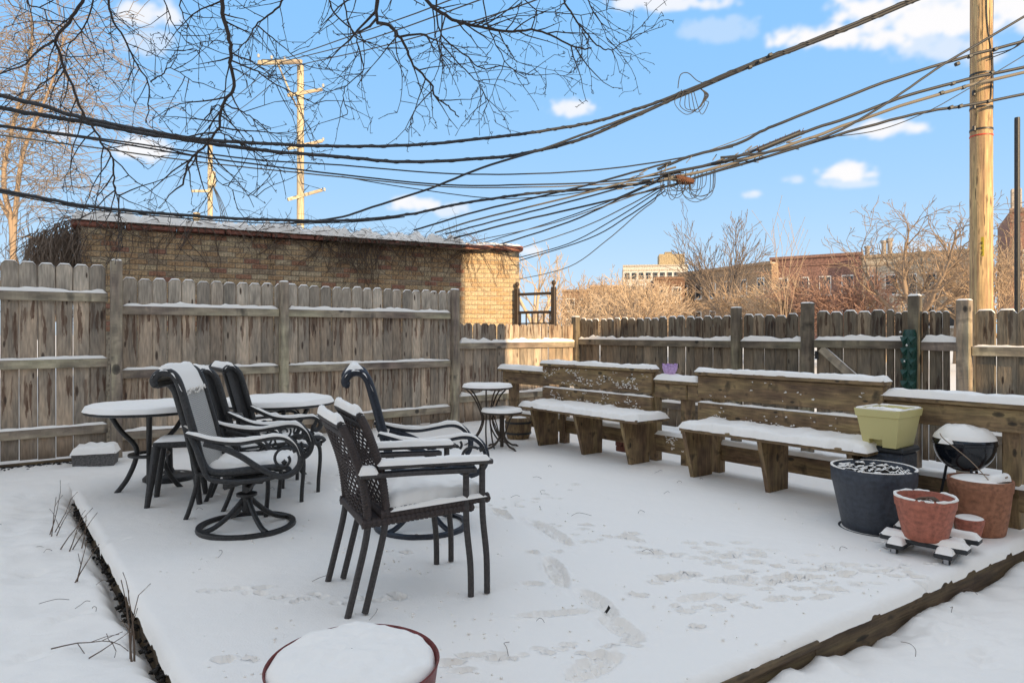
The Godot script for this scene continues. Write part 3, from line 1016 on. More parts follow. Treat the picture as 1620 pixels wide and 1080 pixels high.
func make_deck_rail() -> void:
	var o := thing("deck_rail", "low brown timber rail with a wide snow-covered cap running along behind both benches", "railing", yd(5.2, 6.9), YAWB)
	var parts := [["cap_board", -0.02, 0.9, 0.765, 0.803, -0.08, 0.075], ["cap_board", 2.52, 3.03, 0.765, 0.803, -0.08, 0.075], ["cap_board", 4.64, 8.4, 0.765, 0.803, -0.08, 0.075],
		["rail_board", 0.04, 0.9, 0.625, 0.763, 0.01, 0.048], ["rail_board", 2.5, 2.88, 0.625, 0.763, 0.01, 0.048], ["rail_board", 2.89, 3.05, 0.625, 0.763, 0.01, 0.048], ["rail_board", 4.62, 8.4, 0.615, 0.763, 0.01, 0.048],
		["lower_board", 0.1, 2.5, 0.12, 0.27, -0.03, 0.008], ["lower_board", 2.5, 2.87, 0.1, 0.27, 0.0, 0.038], ["lower_board", 2.9, 8.4, 0.11, 0.26, -0.03, 0.008]]
	for p in parts:
		var mb := MB.new()
		mb.grain = 0; mb.us = Vector2(1.4, 0.8)
		timber(mb, Vector3(p[1], p[3], p[5]), Vector3(p[2], p[4], p[6]))
		var b := build(mb, p[0], M.deck, o)
		var L: float = p[2] - p[1]
		var cap: bool = p[0] == "cap_board"
		if not cap and p[0] != "lower_board": continue
		var sn := MB.new()
		var zc: float = (p[5] + p[6]) * 0.5
		snow_over(sn, line(Vector3(p[1] - 0.01, p[4], zc), Vector3(p[2] + 0.01, p[4], zc), int(L / 0.05) + 4), Vector3(0, 0, 1), (p[6] - p[5]) * 0.5 + 0.006, 0.045 if cap else 0.035, p[1] + 2.0, 0.03, 9, 0.006, 0.03, 0.35)
		if p[1] == 2.5: flecks(sn, p[1], p[2], 0.14, 0.26, 0.04, 30, 8.0)
		tag(build(sn, "snow", M.snow, b), "", "", "", "stuff" if p[1] == 2.5 else "")
	for x in [0.16, 2.83, 5.4, 8.2]:
		var mb := MB.new()
		mb.us = Vector2(1.4, 0.8)
		timber(mb, Vector3(x - 0.05, -0.2, -0.092), Vector3(x + 0.05, 0.762, 0.008))
		build(mb, "post", M.deck, o)
	bench("brown plank bench with thickly speckled backrest, beside the small bistro table", 5.23, 0.82, 0.2, 0.85, [-0.53, 0.16, 0.80], [190, 150], 1.0)
	bench("brown plank bench with an almost bare upper backrest, beside the yellow planter", 3.06, 0.81, 0.13, 0.78, [-0.65, 0.07, 0.76], [14, 40], 11.0)
	var fr := MB.new()
	# things beyond the rail, on the ground: a barrel and some bricks
	var ba := thing("barrel_planter", "small wooden barrel planter with iron hoops, half hidden behind the low round table", "planter", yd(5.0, 6.35), 0.3)
	fr.us = Vector2(4, 1.2)
	fr.lathe([Vector2(0.0, 0.0), Vector2(0.125, 0.0), Vector2(0.15, 0.07), Vector2(0.158, 0.14), Vector2(0.148, 0.22), Vector2(0.135, 0.25), Vector2(0.118, 0.25), Vector2(0.118, 0.21), Vector2(0.0, 0.21)], 20)
	build(fr, "barrel", M.deck, ba)
	for y in [0.07, 0.195]:
		var hp := MB.new()
		var rr := 0.153 if y < 0.1 else 0.155
		hp.lathe([Vector2(rr, y - 0.012), Vector2(rr + 0.004, y - 0.012), Vector2(rr + 0.003, y + 0.012), Vector2(rr, y + 0.012)], 20)
		build(hp, "hoop", M.iron, ba)
	var bs := MB.new()
	snow_disc(bs, Vector3(0, 0.21, 0), 0.116, 0.04, 4.0)
	build(bs, "snow", M.snow, ba)
	for k in 6:
		var br := MB.new()
		br.col = Color(0.2, 0.075, 0.05) * rng.randf_range(0.8, 1.3)
		br.bx(Vector3(0, 0.03, 0), Vector3(0.2, 0.06, 0.095), 0.005)
		var base := yd(5.75, 5.35 - 0.11 * (k % 3), -0.09 + 0.062 * (k / 3))
		var q := build(br, "loose_brick", M.brick, self)
		q.position = base
		q.rotation.y = YAW + rng.randf_range(-0.15, 0.15)
		tag(q, ["left-end", "middle", "right-end"][k % 3] + " brick in the " + ["lower", "upper"][k / 3] + " row of the small red stack under the speckled bench", "brick", "bricks stacked under the bench")
	var pot := thing("tulip_pot", "small purple flower pot with a petal-shaped rim, on the snowy rail between the benches", "flower pot", yd(5.2, 4.25, 0.832))
	var pm := MB.new()
	var P := PackedVector3Array()
	for j in 9:
		var e := j / 8.0
		for i in 49:
			var an := TAU * i / 48
			var lobe := absf(sin(an * 3.0))
			var rr := (0.028 + 0.043 * sin(minf(e * 1.25, 1.0) * PI * 0.5)) * (1.0 + 0.1 * e * (lobe - 0.5))
			P.append(Vector3(cos(an) * rr, e * (0.095 + 0.028 * lobe), sin(an) * rr))
	pm.sheet(P, 49, 9, false)
	P = PackedVector3Array()
	for j in 9:
		var e := j / 8.0
		for i in 49:
			var an := TAU * i / 48
			var lobe := absf(sin(an * 3.0))
			var rr := (0.024 + 0.043 * sin(minf(e * 1.25, 1.0) * PI * 0.5)) * (1.0 + 0.1 * e * (lobe - 0.5))
			P.append(Vector3(cos(an) * rr, 0.004 + e * (0.091 + 0.028 * lobe), sin(an) * rr))
	pm.sheet(P, 49, 9, true)
	build(pm, "cup", M.purple, pot)
	# green pocket planter hung on the gate post
	var gpz := thing("hanging_planter", "dark green plastic pocket planter hung on the gate's right-hand post", "planter", yd(7.33, 2.97, 0.62), YAWB)
	var gm := MB.new()
	gm.lathe([Vector2(0.0, 0.0), Vector2(0.062, 0.01), Vector2(0.068, 0.3), Vector2(0.066, 0.62), Vector2(0.05, 0.66), Vector2(0.0, 0.66)], 16, Vector3.ZERO, Vector2(1, 0.6))
	build(gm, "sleeve", M.green_plastic, gpz)
	for j in 5:
		for i in 2:
			var sc := MB.new()
			var c := Vector3(-0.038 + 0.076 * i, 0.1 + 0.11 * j, 0.046)
			sc.face([c + Vector3(-0.04, 0.05, -0.01), c + Vector3(0.04, 0.05, -0.01), c + Vector3(0.0, 0.0, 0.03)], Vector3(0, 0.3, 1))
			sc.face([c + Vector3(-0.04, 0.05, -0.01), c + Vector3(0.0, 0.0, 0.03), c + Vector3(-0.01, -0.04, -0.005)], Vector3(-1, 0, 1))
			sc.face([c + Vector3(0.04, 0.05, -0.01), c + Vector3(0.0, 0.0, 0.03), c + Vector3(0.01, -0.04, -0.005)], Vector3(1, 0, 1))
			build(sc, "pocket", M.green_plastic, gpz)
	var gs := MB.new()
	for k in 3: gs.lump(Vector3(rng.randf_range(-0.07, 0.07), rng.randf_range(0.3, 0.64), 0.055), Vector3(0.012, 0.016, 0.008), k)
	tag(build(gs, "snow", M.snow, gpz), "", "", "", "stuff")

# ---------------------------------------------------------------- furniture
func scroll(c: Vector2, r0: float, r1: float, a0: float, turns: float, z: float, k := 22) -> Array:
	var out := []
	for i in k + 1:
		var e := float(i) / k
		var an := a0 + turns * TAU * e
		var r := lerpf(r0, r1, e)
		out.append(Vector3(c.x + cos(an) * r, c.y + sin(an) * r, z))
	return out

func v3(a: Array, z: float) -> Array:
	var out := []
	for p in a: out.append(Vector3(p[0], p[1], z))
	return out

func sling_chair(called: String, label: String, swivel: bool, metal: Material, cloth: Material, group: String) -> Node3D:
	var o := thing(called, label, "chair", Vector3.ZERO, 0.0, group)
	var prof := [[0.30, 0.385], [0.26, 0.415], [0.1, 0.41], [-0.08, 0.395], [-0.17, 0.41], [-0.215, 0.48], [-0.25, 0.62], [-0.293, 0.78], [-0.332, 0.92]]
	var top := [[-0.362, 0.985], [-0.402, 1.012], [-0.452, 1.005], [-0.482, 0.965], [-0.472, 0.935]] if swivel else [[-0.357, 0.965], [-0.387, 0.99], [-0.422, 0.99], [-0.442, 0.97]]
	prof.append_array(top)
	for z in [0.24, -0.24]:
		var mb := MB.new()
		mb.tube(smooth(v3(prof, z), 4), 0.02, 8, true, 1.25)
		build(mb, "side_frame", metal, o)
	# cloth from the seat front to the top
	var path := smooth(v3(prof, 0.0), 5)
	var nP := path.size()
	var P := PackedVector3Array()
	for p in path:
		for i in 9:
			var a := -1.0 + i / 4.0
			P.append(p + Vector3(0, 0, a * 0.235) + Vector3(0.0, -0.012, 0) * (1.0 - a * a))
	var cl := MB.new()
	cl.sheet(P, 9, nP, false, Vector2(7, 22))
	build(cl, "sling", cloth, o)
	for x in [0.27, -0.05]:
		var cb := MB.new()
		cb.tube([Vector3(x, 0.365, -0.25), Vector3(x, 0.365, 0.25)], 0.014, 8)
		build(cb, "cross_bar", metal, o)
	var tb := MB.new()
	var tp: Array = top[-1]
	tb.tube([Vector3(tp[0], tp[1], -0.25), Vector3(tp[0], tp[1], 0.25)], 0.018, 8)
	build(tb, "top_bar", metal, o)
	# arms: one long bar that rises, dips, curls over the front and comes back under
	var arm := [[-0.29, 0.645], [-0.235, 0.628], [-0.13, 0.598], [0.0, 0.583], [0.12, 0.598], [0.22, 0.612], [0.29, 0.600], [0.345, 0.555], [0.372, 0.49], [0.36, 0.425], [0.318, 0.385], [0.262, 0.368], [0.2, 0.385], [0.12, 0.43], [0.02, 0.50], [-0.08, 0.55], [-0.19, 0.582]]
	if not swivel: arm = [[-0.27, 0.70], [-0.2, 0.66], [-0.1, 0.612], [0.02, 0.592], [0.12, 0.594], [0.2, 0.592], [0.25, 0.565], [0.262, 0.52], [0.235, 0.488], [0.205, 0.5], [0.208, 0.53]]
	var snow := MB.new()
	var side := 0
	for z in [0.275, -0.275]:
		side += 1
		var mb := MB.new()
		var ap := smooth(v3(arm, z), 4)
		mb.tube(ap, 0.019, 8, true, 0.62, Vector3(0, 0, 1))
		var am := build(mb, "arm", metal, o)
		var sc := MB.new()
		if swivel:
			sc.tube(scroll(Vector2(0.275, 0.475), 0.072, 0.028, 0.9, 0.95, z), 0.0095, 6)
			sc.lump(Vector3(0.275, 0.455, z), Vector3(0.02, 0.02, 0.014))
			sc.tube([Vector3(0.325, 0.525, z), Vector3(0.352, 0.535, z)], 0.018, 6)
		else:
			for q in [[0.1, 0.48, 0.055, 0.02, 2.0, 1.1], [-0.02, 0.49, 0.05, 0.02, 0.5, -1.1], [0.05, 0.44, 0.03, 0.012, 4.0, 1.0]]:
				sc.tube(scroll(Vector2(q[0], q[1]), q[2], q[3], q[4], q[5], z, 14), 0.008, 5)
			sc.tube([Vector3(-0.18, 0.44, z), Vector3(0.21, 0.46, z)], 0.01, 5)
		build(sc, "scroll", metal, am)
		var st2 := MB.new()
		if swivel:
			st2.tube(smooth(v3([[-0.27, 0.625], [-0.225, 0.52], [-0.185, 0.40], [-0.14, 0.358], [-0.02, 0.345], [0.12, 0.35], [0.24, 0.372]], z * 0.96), 4), 0.016, 8)
		else:
			st2.tube(smooth(v3([[-0.27, 0.69], [-0.24, 0.56], [-0.2, 0.42], [-0.16, 0.375], [0.1, 0.375], [0.26, 0.385]], z * 0.96), 4), 0.015, 8)
		build(st2, "seat_frame", metal, o)
		var up := smooth(v3(arm.slice(0, 9 if swivel else 7), z), 5)
		for i in up.size(): up[i] += Vector3(0, 0.009, 0)
		snow = MB.new()
		snow_over(snow, up, Vector3(0, 0, 1), 0.0195, 0.019, side * 3.0, 0.02, 7, 0.004, 0.03, 0.55)
		build(snow, "snow", M.snow, am)
	# legs
	if swivel:
		var hub := MB.new()
		hub.lathe([Vector2(0.0, 0.10), Vector2(0.03, 0.10), Vector2(0.036, 0.14), Vector2(0.036, 0.19), Vector2(0.065, 0.2), Vector2(0.065, 0.215), Vector2(0.03, 0.225), Vector2(0.028, 0.30), Vector2(0.0, 0.30)], 16)
		hub.bx(Vector3(0.0, 0.305, 0), Vector3(0.24, 0.03, 0.2), 0.006)
		hub.tube([Vector3(-0.12, 0.27, 0.09), Vector3(0.14, 0.345, 0.09)], 0.014, 6)
		hub.tube([Vector3(-0.12, 0.27, -0.09), Vector3(0.14, 0.345, -0.09)], 0.014, 6)
		hub.tube([Vector3(0.02, 0.26, -0.12), Vector3(0.02, 0.26, 0.12)], 0.02, 8)
		for z in [-0.09, 0.09]: hub.bx(Vector3(-0.1, 0.31, z), Vector3(0.05, 0.09, 0.02), 0.004)
		build(hub, "swivel_hub", metal, o)
		for k in 4:
			var lg := MB.new()
			lg.tube(smooth([Vector3(0.028, 0.175, 0), Vector3(0.07, 0.13, 0), Vector3(0.14, 0.07, 0), Vector3(0.215, 0.028, 0), Vector3(0.282, 0.014, 0)], 4), 0.017, 8)
			var l := build(lg, "leg", metal, o)
			l.rotation.y = k * PI / 2 + 0.62
		var ring := MB.new()
		ring.lathe([Vector2(0.268, -0.01), Vector2(0.302, -0.01), Vector2(0.306, 0.005), Vector2(0.302, 0.022), Vector2(0.268, 0.022), Vector2(0.264, 0.005), Vector2(0.268, -0.01)], 48)
		build(ring, "base_ring", metal, o)
	else:
		for z in [0.25, -0.25]:
			var lg := MB.new()
			lg.tube(smooth(v3([[0.235, 0.56], [0.195, 0.47], [0.215, 0.40], [0.255, 0.35], [0.262, 0.25], [0.25, 0.1], [0.245, -0.02]], z * 1.05), 4), 0.0155, 8)
			build(lg, "leg", metal, o)
			lg = MB.new()
			lg.tube(smooth(v3([[-0.19, 0.42], [-0.2, 0.3], [-0.25, 0.12], [-0.31, -0.02]], z), 4), 0.0155, 8)
			build(lg, "leg", metal, o)
	# snow: over the top, on the seat
	snow = MB.new()
	var tops := smooth(v3([[-0.33, 0.83], [-0.375, 0.935]] + top if swivel else [[-0.39, 0.955]] + top, 0.0), 6)
	if swivel:
		tops = smooth(v3([[-0.317, 0.90], [-0.338, 0.945], [-0.362, 0.995], [-0.402, 1.025], [-0.452, 1.022], [-0.487, 0.985]], 0.0), 5)
		snow_over(snow, tops, Vector3(0, 0, 1), 0.252, 0.03, 8.0, 0.03, 25, 0.006, 0.035, 0.35)
		for k in 26: snow.lump(Vector3(-0.312 + rng.randf_range(0, 0.008), 0.88 + rng.randf_range(-0.012, 0.02), -0.24 + 0.48 * k / 25.0), Vector3(0.006, rng.randf_range(0.008, 0.022), 0.011), 0.2)
	else:
		tops = smooth(v3([[-0.362, 0.975], [-0.387, 1.006], [-0.422, 1.008], [-0.447, 0.988]], 0.0), 5)
		snow_over(snow, tops, Vector3(0, 0, 1), 0.25, 0.018, 8.0, 0.02, 21, 0.004, 0.03, 0.35)
	tag(build(snow, "snow", M.snow, o), "", "", "", "stuff")
	snow = MB.new()
	snow_over(snow, line(Vector3(-0.2, 0.405, 0), Vector3(0.315, 0.41, 0), 24), Vector3(0, 0, 1), 0.245, 0.045, 5.0, 0.05, 18, 0.01, 0.06, 0.35)
	build(snow, "snow", M.snow, o)
	return o

func wicker_chair(label: String, group: String) -> Node3D:
	var o := thing("wicker_chair", label, "chair", Vector3.ZERO, 0.0, group)
	var zs := [0.25, -0.25]
	for z in zs:
		var mb := MB.new()
		mb.tube(smooth(v3([[0.275, -0.03], [0.272, 0.15], [0.252, 0.35], [0.25, 0.585]], z), 5), 0.016, 8)
		build(mb, "leg", M.wicker_frame, o)
		mb = MB.new()
		mb.tube(smooth(v3([[-0.31, -0.03], [-0.265, 0.15], [-0.225, 0.32], [-0.215, 0.43], [-0.24, 0.6], [-0.293, 0.76], [-0.332, 0.845]], z * 0.96), 5), 0.016, 8)
		build(mb, "leg", M.wicker_frame, o)
		# binding wound round the back posts
		mb = MB.new()
		var wp := smooth(v3([[-0.215, 0.43], [-0.24, 0.6], [-0.293, 0.76], [-0.328, 0.835]], z * 0.96), 14)
		for p in wp:
			mb.tube([p + Vector3(0.002, -0.004, 0), p + Vector3(-0.002, 0.004, 0)], 0.0195, 8)
		build(mb, "binding", M.wicker, o)
		mb = MB.new()
		for k in 3:
			var dz := (k - 1) * 0.018
			mb.tube([Vector3(-0.255, 0.617, z + dz), Vector3(0.0, 0.612, z + dz), Vector3(0.295, 0.6, z + dz)], 0.0125, 8, true, 1.0)
		build(mb, "arm", M.wicker_frame, o)
		mb = MB.new()
		mb.tube([Vector3(-0.235, 0.40, z * 0.96), Vector3(0.28, 0.425, z * 0.96)], 0.02, 8)
		for k in 24:
			var e := k / 23.0
			var c := Vector3(-0.235, 0.40, z * 0.96).lerp(Vector3(0.28, 0.425, z * 0.96), e)
			mb.tube([c - Vector3(0.006, 0, 0), c + Vector3(0.006, 0, 0)], 0.0235, 7)
		build(mb, "seat_rail", M.wicker, o)
	for x in [0.275, -0.225]:
		var mb := MB.new()
		mb.tube([Vector3(x, 0.42 if x > 0 else 0.40, -0.25), Vector3(x, 0.42 if x > 0 else 0.40, 0.25)], 0.02, 8)
		build(mb, "seat_rail", M.wicker, o)
	var mb := MB.new()
	mb.box(Transform3D(Basis(Vector3(0, 0, 1), 0.04), Vector3(0.025, 0.418, 0)), Vector3(0.5, 0.02, 0.48), 0.004)
	build(mb, "seat", M.wicker, o)
	# open weave of the back
	mb = MB.new()
	var bp := func(e: float, a: float) -> Vector3:
		var q := Vector3(-0.215, 0.43, 0).lerp(Vector3(-0.24, 0.6, 0), clampf(e * 2.4, 0, 1)).lerp(Vector3(-0.328, 0.83, 0), clampf((e * 2.4 - 1.0) / 1.4, 0, 1))
		return q + Vector3(-0.02 * (1.0 - a * a), 0, a * 0.232)
	for i in 17:
		var a := -1.0 + 2.0 * i / 16.0
		for j in 20:
			var w := 0.004 if (i + j) % 2 == 0 else -0.004
			mb.stick(bp.call(j / 20.0, a) + Vector3(w, 0, 0), bp.call((j + 1) / 20.0, a) + Vector3(-w, 0, 0), 0.0036, 0.0036, 4)
	for j in 19:
		var e := j / 18.0
		for i in 16:
			var a0 := -1.0 + 2.0 * i / 16.0
			var a1 := -1.0 + 2.0 * (i + 1) / 16.0
			var w := 0.004 if (i + j) % 2 == 0 else -0.004
			mb.stick(bp.call(e, a0) + Vector3(-w, 0, 0), bp.call(e, a1) + Vector3(w, 0, 0), 0.0039, 0.0039, 4)
	build(mb, "woven_back", M.wicker, o)
	mb = MB.new()
	var tr := []
	for i in 13:
		var a := -1.0 + i / 6.0
		tr.append(Vector3(-0.334 - 0.02 * (1.0 - a * a), 0.842 + 0.012 * (1.0 - a * a), a * 0.245))
	mb.tube(tr, 0.02, 8)
	var t2 := []
	for p in tr: t2.append(p + Vector3(0.014, -0.042, 0))
	mb.tube(t2, 0.013, 8)
	build(mb, "top_rail", M.wicker_frame, o)
	var sn := MB.new()
	var ts := []
	for p in tr: ts.append(p + Vector3(0, 0.012, 0))
	snow_over(sn, smooth(ts, 3), Vector3(1, 0, 0), 0.022, 0.03, 2.0, 0.02, 7, 0.005, 0.03, 0.4)
	build(sn, "snow", M.snow, o)
	return o

func wicker_snow(o: Node3D, arms: Array, seat: bool, sd: float) -> void:
	for z in arms:
		var sn := MB.new()
		snow_over(sn, line(Vector3(-0.26, 0.627, z), Vector3(0.29, 0.611, z), 26), Vector3(0, 0, 1), 0.031, 0.024, sd + z, 0.025, 7, 0.004, 0.03, 0.3)
		build(sn, "snow", M.snow, o)
	if seat:
		var sn := MB.new()
		snow_over(sn, line(Vector3(-0.215, 0.42, 0), Vector3(0.285, 0.435, 0), 28), Vector3(0, 0, 1), 0.235, 0.06, sd + 2.0, 0.05, 20, 0.01, 0.06, 0.3)
		snow_over(sn, line(Vector3(-0.2, 0.414, 0.252), Vector3(0.27, 0.436, 0.252), 26), Vector3(0, 0, 1), 0.016, 0.012, sd + 4.0, 0.014, 5, 0.002, 0.05, 1.2)
		tag(build(sn, "snow", M.snow, o), "", "", "", "stuff")

func pedestal_table(called: String, label: String, c: Vector3, r: float, h: float, group: String) -> Node3D:
	var o := thing(called, label, "table", c, 0.0, group)
	var mb := MB.new()
	mb.lathe([Vector2(0.0, h - 0.024), Vector2(r - 0.02, h - 0.024), Vector2(r, h - 0.018), Vector2(r, h - 0.004), Vector2(r - 0.008, h), Vector2(0.0, h)], 48)
	build(mb, "tabletop", M.iron, o)
	for k in 4:
		var lg := MB.new()
		lg.tube(smooth([Vector3(0.27, h - 0.03, 0), Vector3(0.2, h - 0.16, 0), Vector3(0.1, 0.36, 0), Vector3(0.09, 0.26, 0), Vector3(0.15, 0.1, 0), Vector3(0.235, -0.02, 0)], 4), 0.019, 8)
		var l := build(lg, "leg", M.iron, o)
		l.rotation.y = k * PI / 2 + 0.5
	mb = MB.new()
	mb.lathe([Vector2(0.10, 0.27), Vector2(0.15, 0.27), Vector2(0.152, 0.28), Vector2(0.15, 0.29), Vector2(0.10, 0.29), Vector2(0.098, 0.28), Vector2(0.10, 0.27)], 28)
	build(mb, "stretcher_ring", M.iron, o)
	var sn := MB.new()
	snow_disc(sn, Vector3(0, h, 0), r + 0.004, 0.04, c.x, 0.035, 14, 56)
	build(sn, "snow", M.snow, o)
	return o

func scroll_table(label: String, c: Vector3, r: float, h: float, tall: bool) -> void:
	var o := thing("bistro_table", label, "table", c, 0.4)
	var mb := MB.new()
	mb.lathe([Vector2(0.0, h - 0.02), Vector2(r - 0.01, h - 0.02), Vector2(r, h - 0.014), Vector2(r, h - 0.004), Vector2(r - 0.006, h), Vector2(0.0, h)], 40)
	build(mb, "tabletop", M.bronze, o)
	for k in 3 if tall else 4:
		var lg := MB.new()
		if tall:
			for d in [-0.035, 0.035]:
				lg.tube(smooth([Vector3(r * 0.92, h - 0.02, d * 1.4), Vector3(r * 0.55, h * 0.82, d), Vector3(0.06, h * 0.5, d * 0.6), Vector3(0.075, h * 0.3, d * 0.8), Vector3(r * 0.6, 0.06, d), Vector3(r * 1.0, -0.01, d * 1.2)], 5), 0.0085, 6)
		else:
			lg.tube(smooth([Vector3(0.02, h - 0.03, 0), Vector3(0.022, h * 0.5, 0), Vector3(0.05, 0.1, 0), Vector3(0.13, 0.035, 0), Vector3(0.2, 0.02, 0), Vector3(0.235, -0.01, 0)], 5), 0.011, 6)
			lg.tube(smooth([Vector3(r * 0.8, h - 0.025, 0), Vector3(r * 0.5, h * 0.72, 0), Vector3(0.04, h * 0.35, 0), Vector3(0.024, h * 0.3, 0)], 5), 0.007, 6)
		var l := build(lg, "leg", M.bronze, o)
		l.rotation.y = k * TAU / (3 if tall else 4) + 0.3
	if not tall:
		var pole := MB.new()
		pole.tube([Vector3(0, 0.02, 0), Vector3(0, h - 0.02, 0)], 0.02, 10)
		build(pole, "column", M.bronze, o)
	var sn := MB.new()
	snow_disc(sn, Vector3(0, h, 0), r + 0.003, 0.034, c.x * 3.0, 0.03)
	build(sn, "snow", M.snow, o)

func make_furniture() -> void:
	var grp := "round metal patio tables"
	pedestal_table("patio_table", "round snow-covered metal table behind the front swivel chair, its pedestal legs in view", Vector3(-2.9, 0, -5.45), 0.45, 0.645, grp)
	pedestal_table("patio_table", "round snow-covered metal table partly hidden behind the two dark chair backs", Vector3(-2.04, 0, -5.95), 0.47, 0.645, grp)
	var g := "cast metal sling chairs"
	var a := sling_chair("swivel_chair", "grey sling swivel chair on a ring base, in front of the round tables", true, M.iron, M.sling, g)
	a.position = Vector3(-1.715, 0, -4.41)
	a.rotation.y = 0.17
	var b := dup(a, "blue-black sling swivel chair half hidden behind the two wicker chairs", Vector3(-0.585, 0, -4.42), 0.24, g)
	for ch in b.get_children():
		if ch is MeshInstance3D and not str(ch.name).begins_with("snow"): ch.material_override = M.sling_dark if str(ch.name) == "sling" else M.iron_blue
	a = sling_chair("patio_chair", "dark sling chair with its back to us, nearest the right-hand round table", false, M.iron, M.sling_dark, g)
	a.position = Vector3(-1.88, 0, -5.45)
	a.rotation.y = 0.61
	dup(a, "dark sling chair between the rearmost chair and the grey swivel chair", Vector3(-1.91, -0.01, -5.14), 0.58, g)
	dup(a, "dark sling chair close behind the grey swivel chair, its low curled top just showing", Vector3(-1.965, -0.075, -4.86), 0.17, g)
	g = "nested pair of brown wicker chairs"
	var w := wicker_chair("lower of two nested brown wicker chairs, nearer the camera and further left", g)
	var w2 := dup(w, "upper of two nested brown wicker chairs, snow thick on both its arms", Vector3(-0.475, 0.035, -3.38), 0.44, g)
	w.position = Vector3(-0.55, 0, -3.345)
	w.rotation.y = 0.44
	wicker_snow(w2, [0.25, -0.25], true, 1.0)
	wicker_snow(w, [], false, 4.0)
	var sn := MB.new()
	snow_over(sn, line(Vector3(-0.26, 0.627, 0.25), Vector3(-0.17, 0.625, 0.25), 8), Vector3(0, 0, 1), 0.03, 0.03, 5.0, 0.025, 7)
	build(sn, "snow", M.snow, w)
	scroll_table("tall round bistro table with thin curved legs, near the end of the deck rail", at(771, 700, 7.55) * Vector3(1, 0, 1), 0.275, 0.652, true)
	scroll_table("low round side table on a scrolled four-foot column, beside the end of the speckled bench", at(794, 700, 7.35) * Vector3(1, 0, 1), 0.222, 0.405, false)
	# metal stool and umbrella base under the tables
	var o := thing("metal_stool", "black sheet-metal stool under the left-hand round table", "stool", Vector3(-2.5, 0, -5.1), 0.3)
	var mb := MB.new()
	mb.box(Transform3D(Basis(), Vector3(0, 0.435, 0)), Vector3(0.29, 0.05, 0.29), 0.014)
	build(mb, "seat", M.iron, o)
	for sx in [-1.0, 1.0]:
		for sz in [-1.0, 1.0]:
			mb = MB.new()
			mb.tube([Vector3(0.12 * sx, 0.42, 0.12 * sz), Vector3(0.175 * sx, -0.02, 0.175 * sz)], [0.036, 0.02], 6)
			build(mb, "leg", M.iron, o)
	sn = MB.new()
	snow_over(sn, line(Vector3(-0.14, 0.46, 0), Vector3(0.14, 0.46, 0), 10), Vector3(0, 0, 1), 0.14, 0.012, 3.0, 0.03, 9)
	build(sn, "snow", M.snow, o)
	o = thing("umbrella_base", "round black umbrella base on the snow under the left-hand table", "umbrella base", Vector3(-2.93, 0, -5.83))
	mb = MB.new()
	mb.lathe([Vector2(0.0, -0.02), Vector2(0.2, -0.02), Vector2(0.205, 0.02), Vector2(0.18, 0.045), Vector2(0.05, 0.06), Vector2(0.03, 0.1), Vector2(0.025, 0.3), Vector2(0.0, 0.3)], 32)
	build(mb, "weight", M.iron, o)
	sn = MB.new()
	for k in 12: sn.lump(Vector3(rng.randf_range(-0.12, 0.12), 0.05, rng.randf_range(-0.12, 0.12)), Vector3(0.04, 0.01, 0.03), k)
	tag(build(sn, "snow", M.snow, o), "", "", "", "stuff")
	# fire bowl heaped with snow, close to the camera
	o = thing("fire_bowl", "wide round bowl with a dark red rim, heaped with snow, nearest the camera", "fire bowl", Vector3(-0.4885, 0, -2.1))
	mb = MB.new()
	mb.lathe([Vector2(0.0, 0.01), Vector2(0.12, 0.01), Vector2(0.2, 0.08), Vector2(0.252, 0.17), Vector2(0.261, 0.232), Vector2(0.2645, 0.24), Vector2(0.2615, 0.244), Vector2(0.258, 0.24), Vector2(0.24, 0.17), Vector2(0.0, 0.1)], 64)
	build(mb, "bowl", M.red_rim, o)
	for k in 3:
		mb = MB.new()
		mb.tube([Vector3(0.14, 0.05, 0), Vector3(0.19, -0.02, 0)], 0.014, 8)
		build(mb, "foot", M.iron, o).rotation.y = k * TAU / 3.0
	sn = MB.new()
	snow_disc(sn, Vector3(-0.004, 0.205, 0.002), 0.2585, 0.052, 7.0, 0.035, 22, 72, 0.022)
	build(sn, "snow", M.snow, o)
	# stone trough by the fence
	o = thing("stone_trough", "small dark stone trough topped with snow, at the foot of the tall fence", "planter", at(151, 735, 6.5) * Vector3(1, 0, 1), 0.35)
	mb = MB.new()
	mb.prism([Vector2(-0.165, -0.02), Vector2(0.165, -0.02), Vector2(0.18, 0.12), Vector2(-0.18, 0.12)], -0.11, 0.11)
	build(mb, "trough", M.stone, o)
	sn = MB.new()
	snow_over(sn, line(Vector3(-0.19, 0.12, 0), Vector3(0.19, 0.12, 0), 20), Vector3(0, 0, 1), 0.12, 0.07, 9.0, 0.06, 12, 0.01, 0.05, 0.5)
	build(sn, "snow", M.snow, o)

# ---------------------------------------------------------------- pots, grill
func pot(called: String, label: String, c: Vector3, r: float, h: float, br: float, band: float, m: Material, fill: float) -> Node3D:
	var o := thing(called, label, "flower pot", c)
	var mb := MB.new()
	var t := 0.014 if r > 0.1 else 0.006
	mb.lathe([Vector2(0.0, 0.0), Vector2(br - 0.01, 0.0), Vector2(br, 0.01), Vector2(lerpf(br, r, 0.4) * 1.012, h * 0.4), Vector2(r - t * 0.7, h - band), Vector2(r - t * 0.3, h - band + 0.006), Vector2(r - 0.002, h - band * 0.5), Vector2(r, h - 0.008), Vector2(r - 0.004, h), Vector2(r - t, h), Vector2(r - t - 0.004, h - 0.01), Vector2(r - t - 0.012, h - fill), Vector2(0.0, h - fill)], 48)
	build(mb, "pot", m, o)
	return o

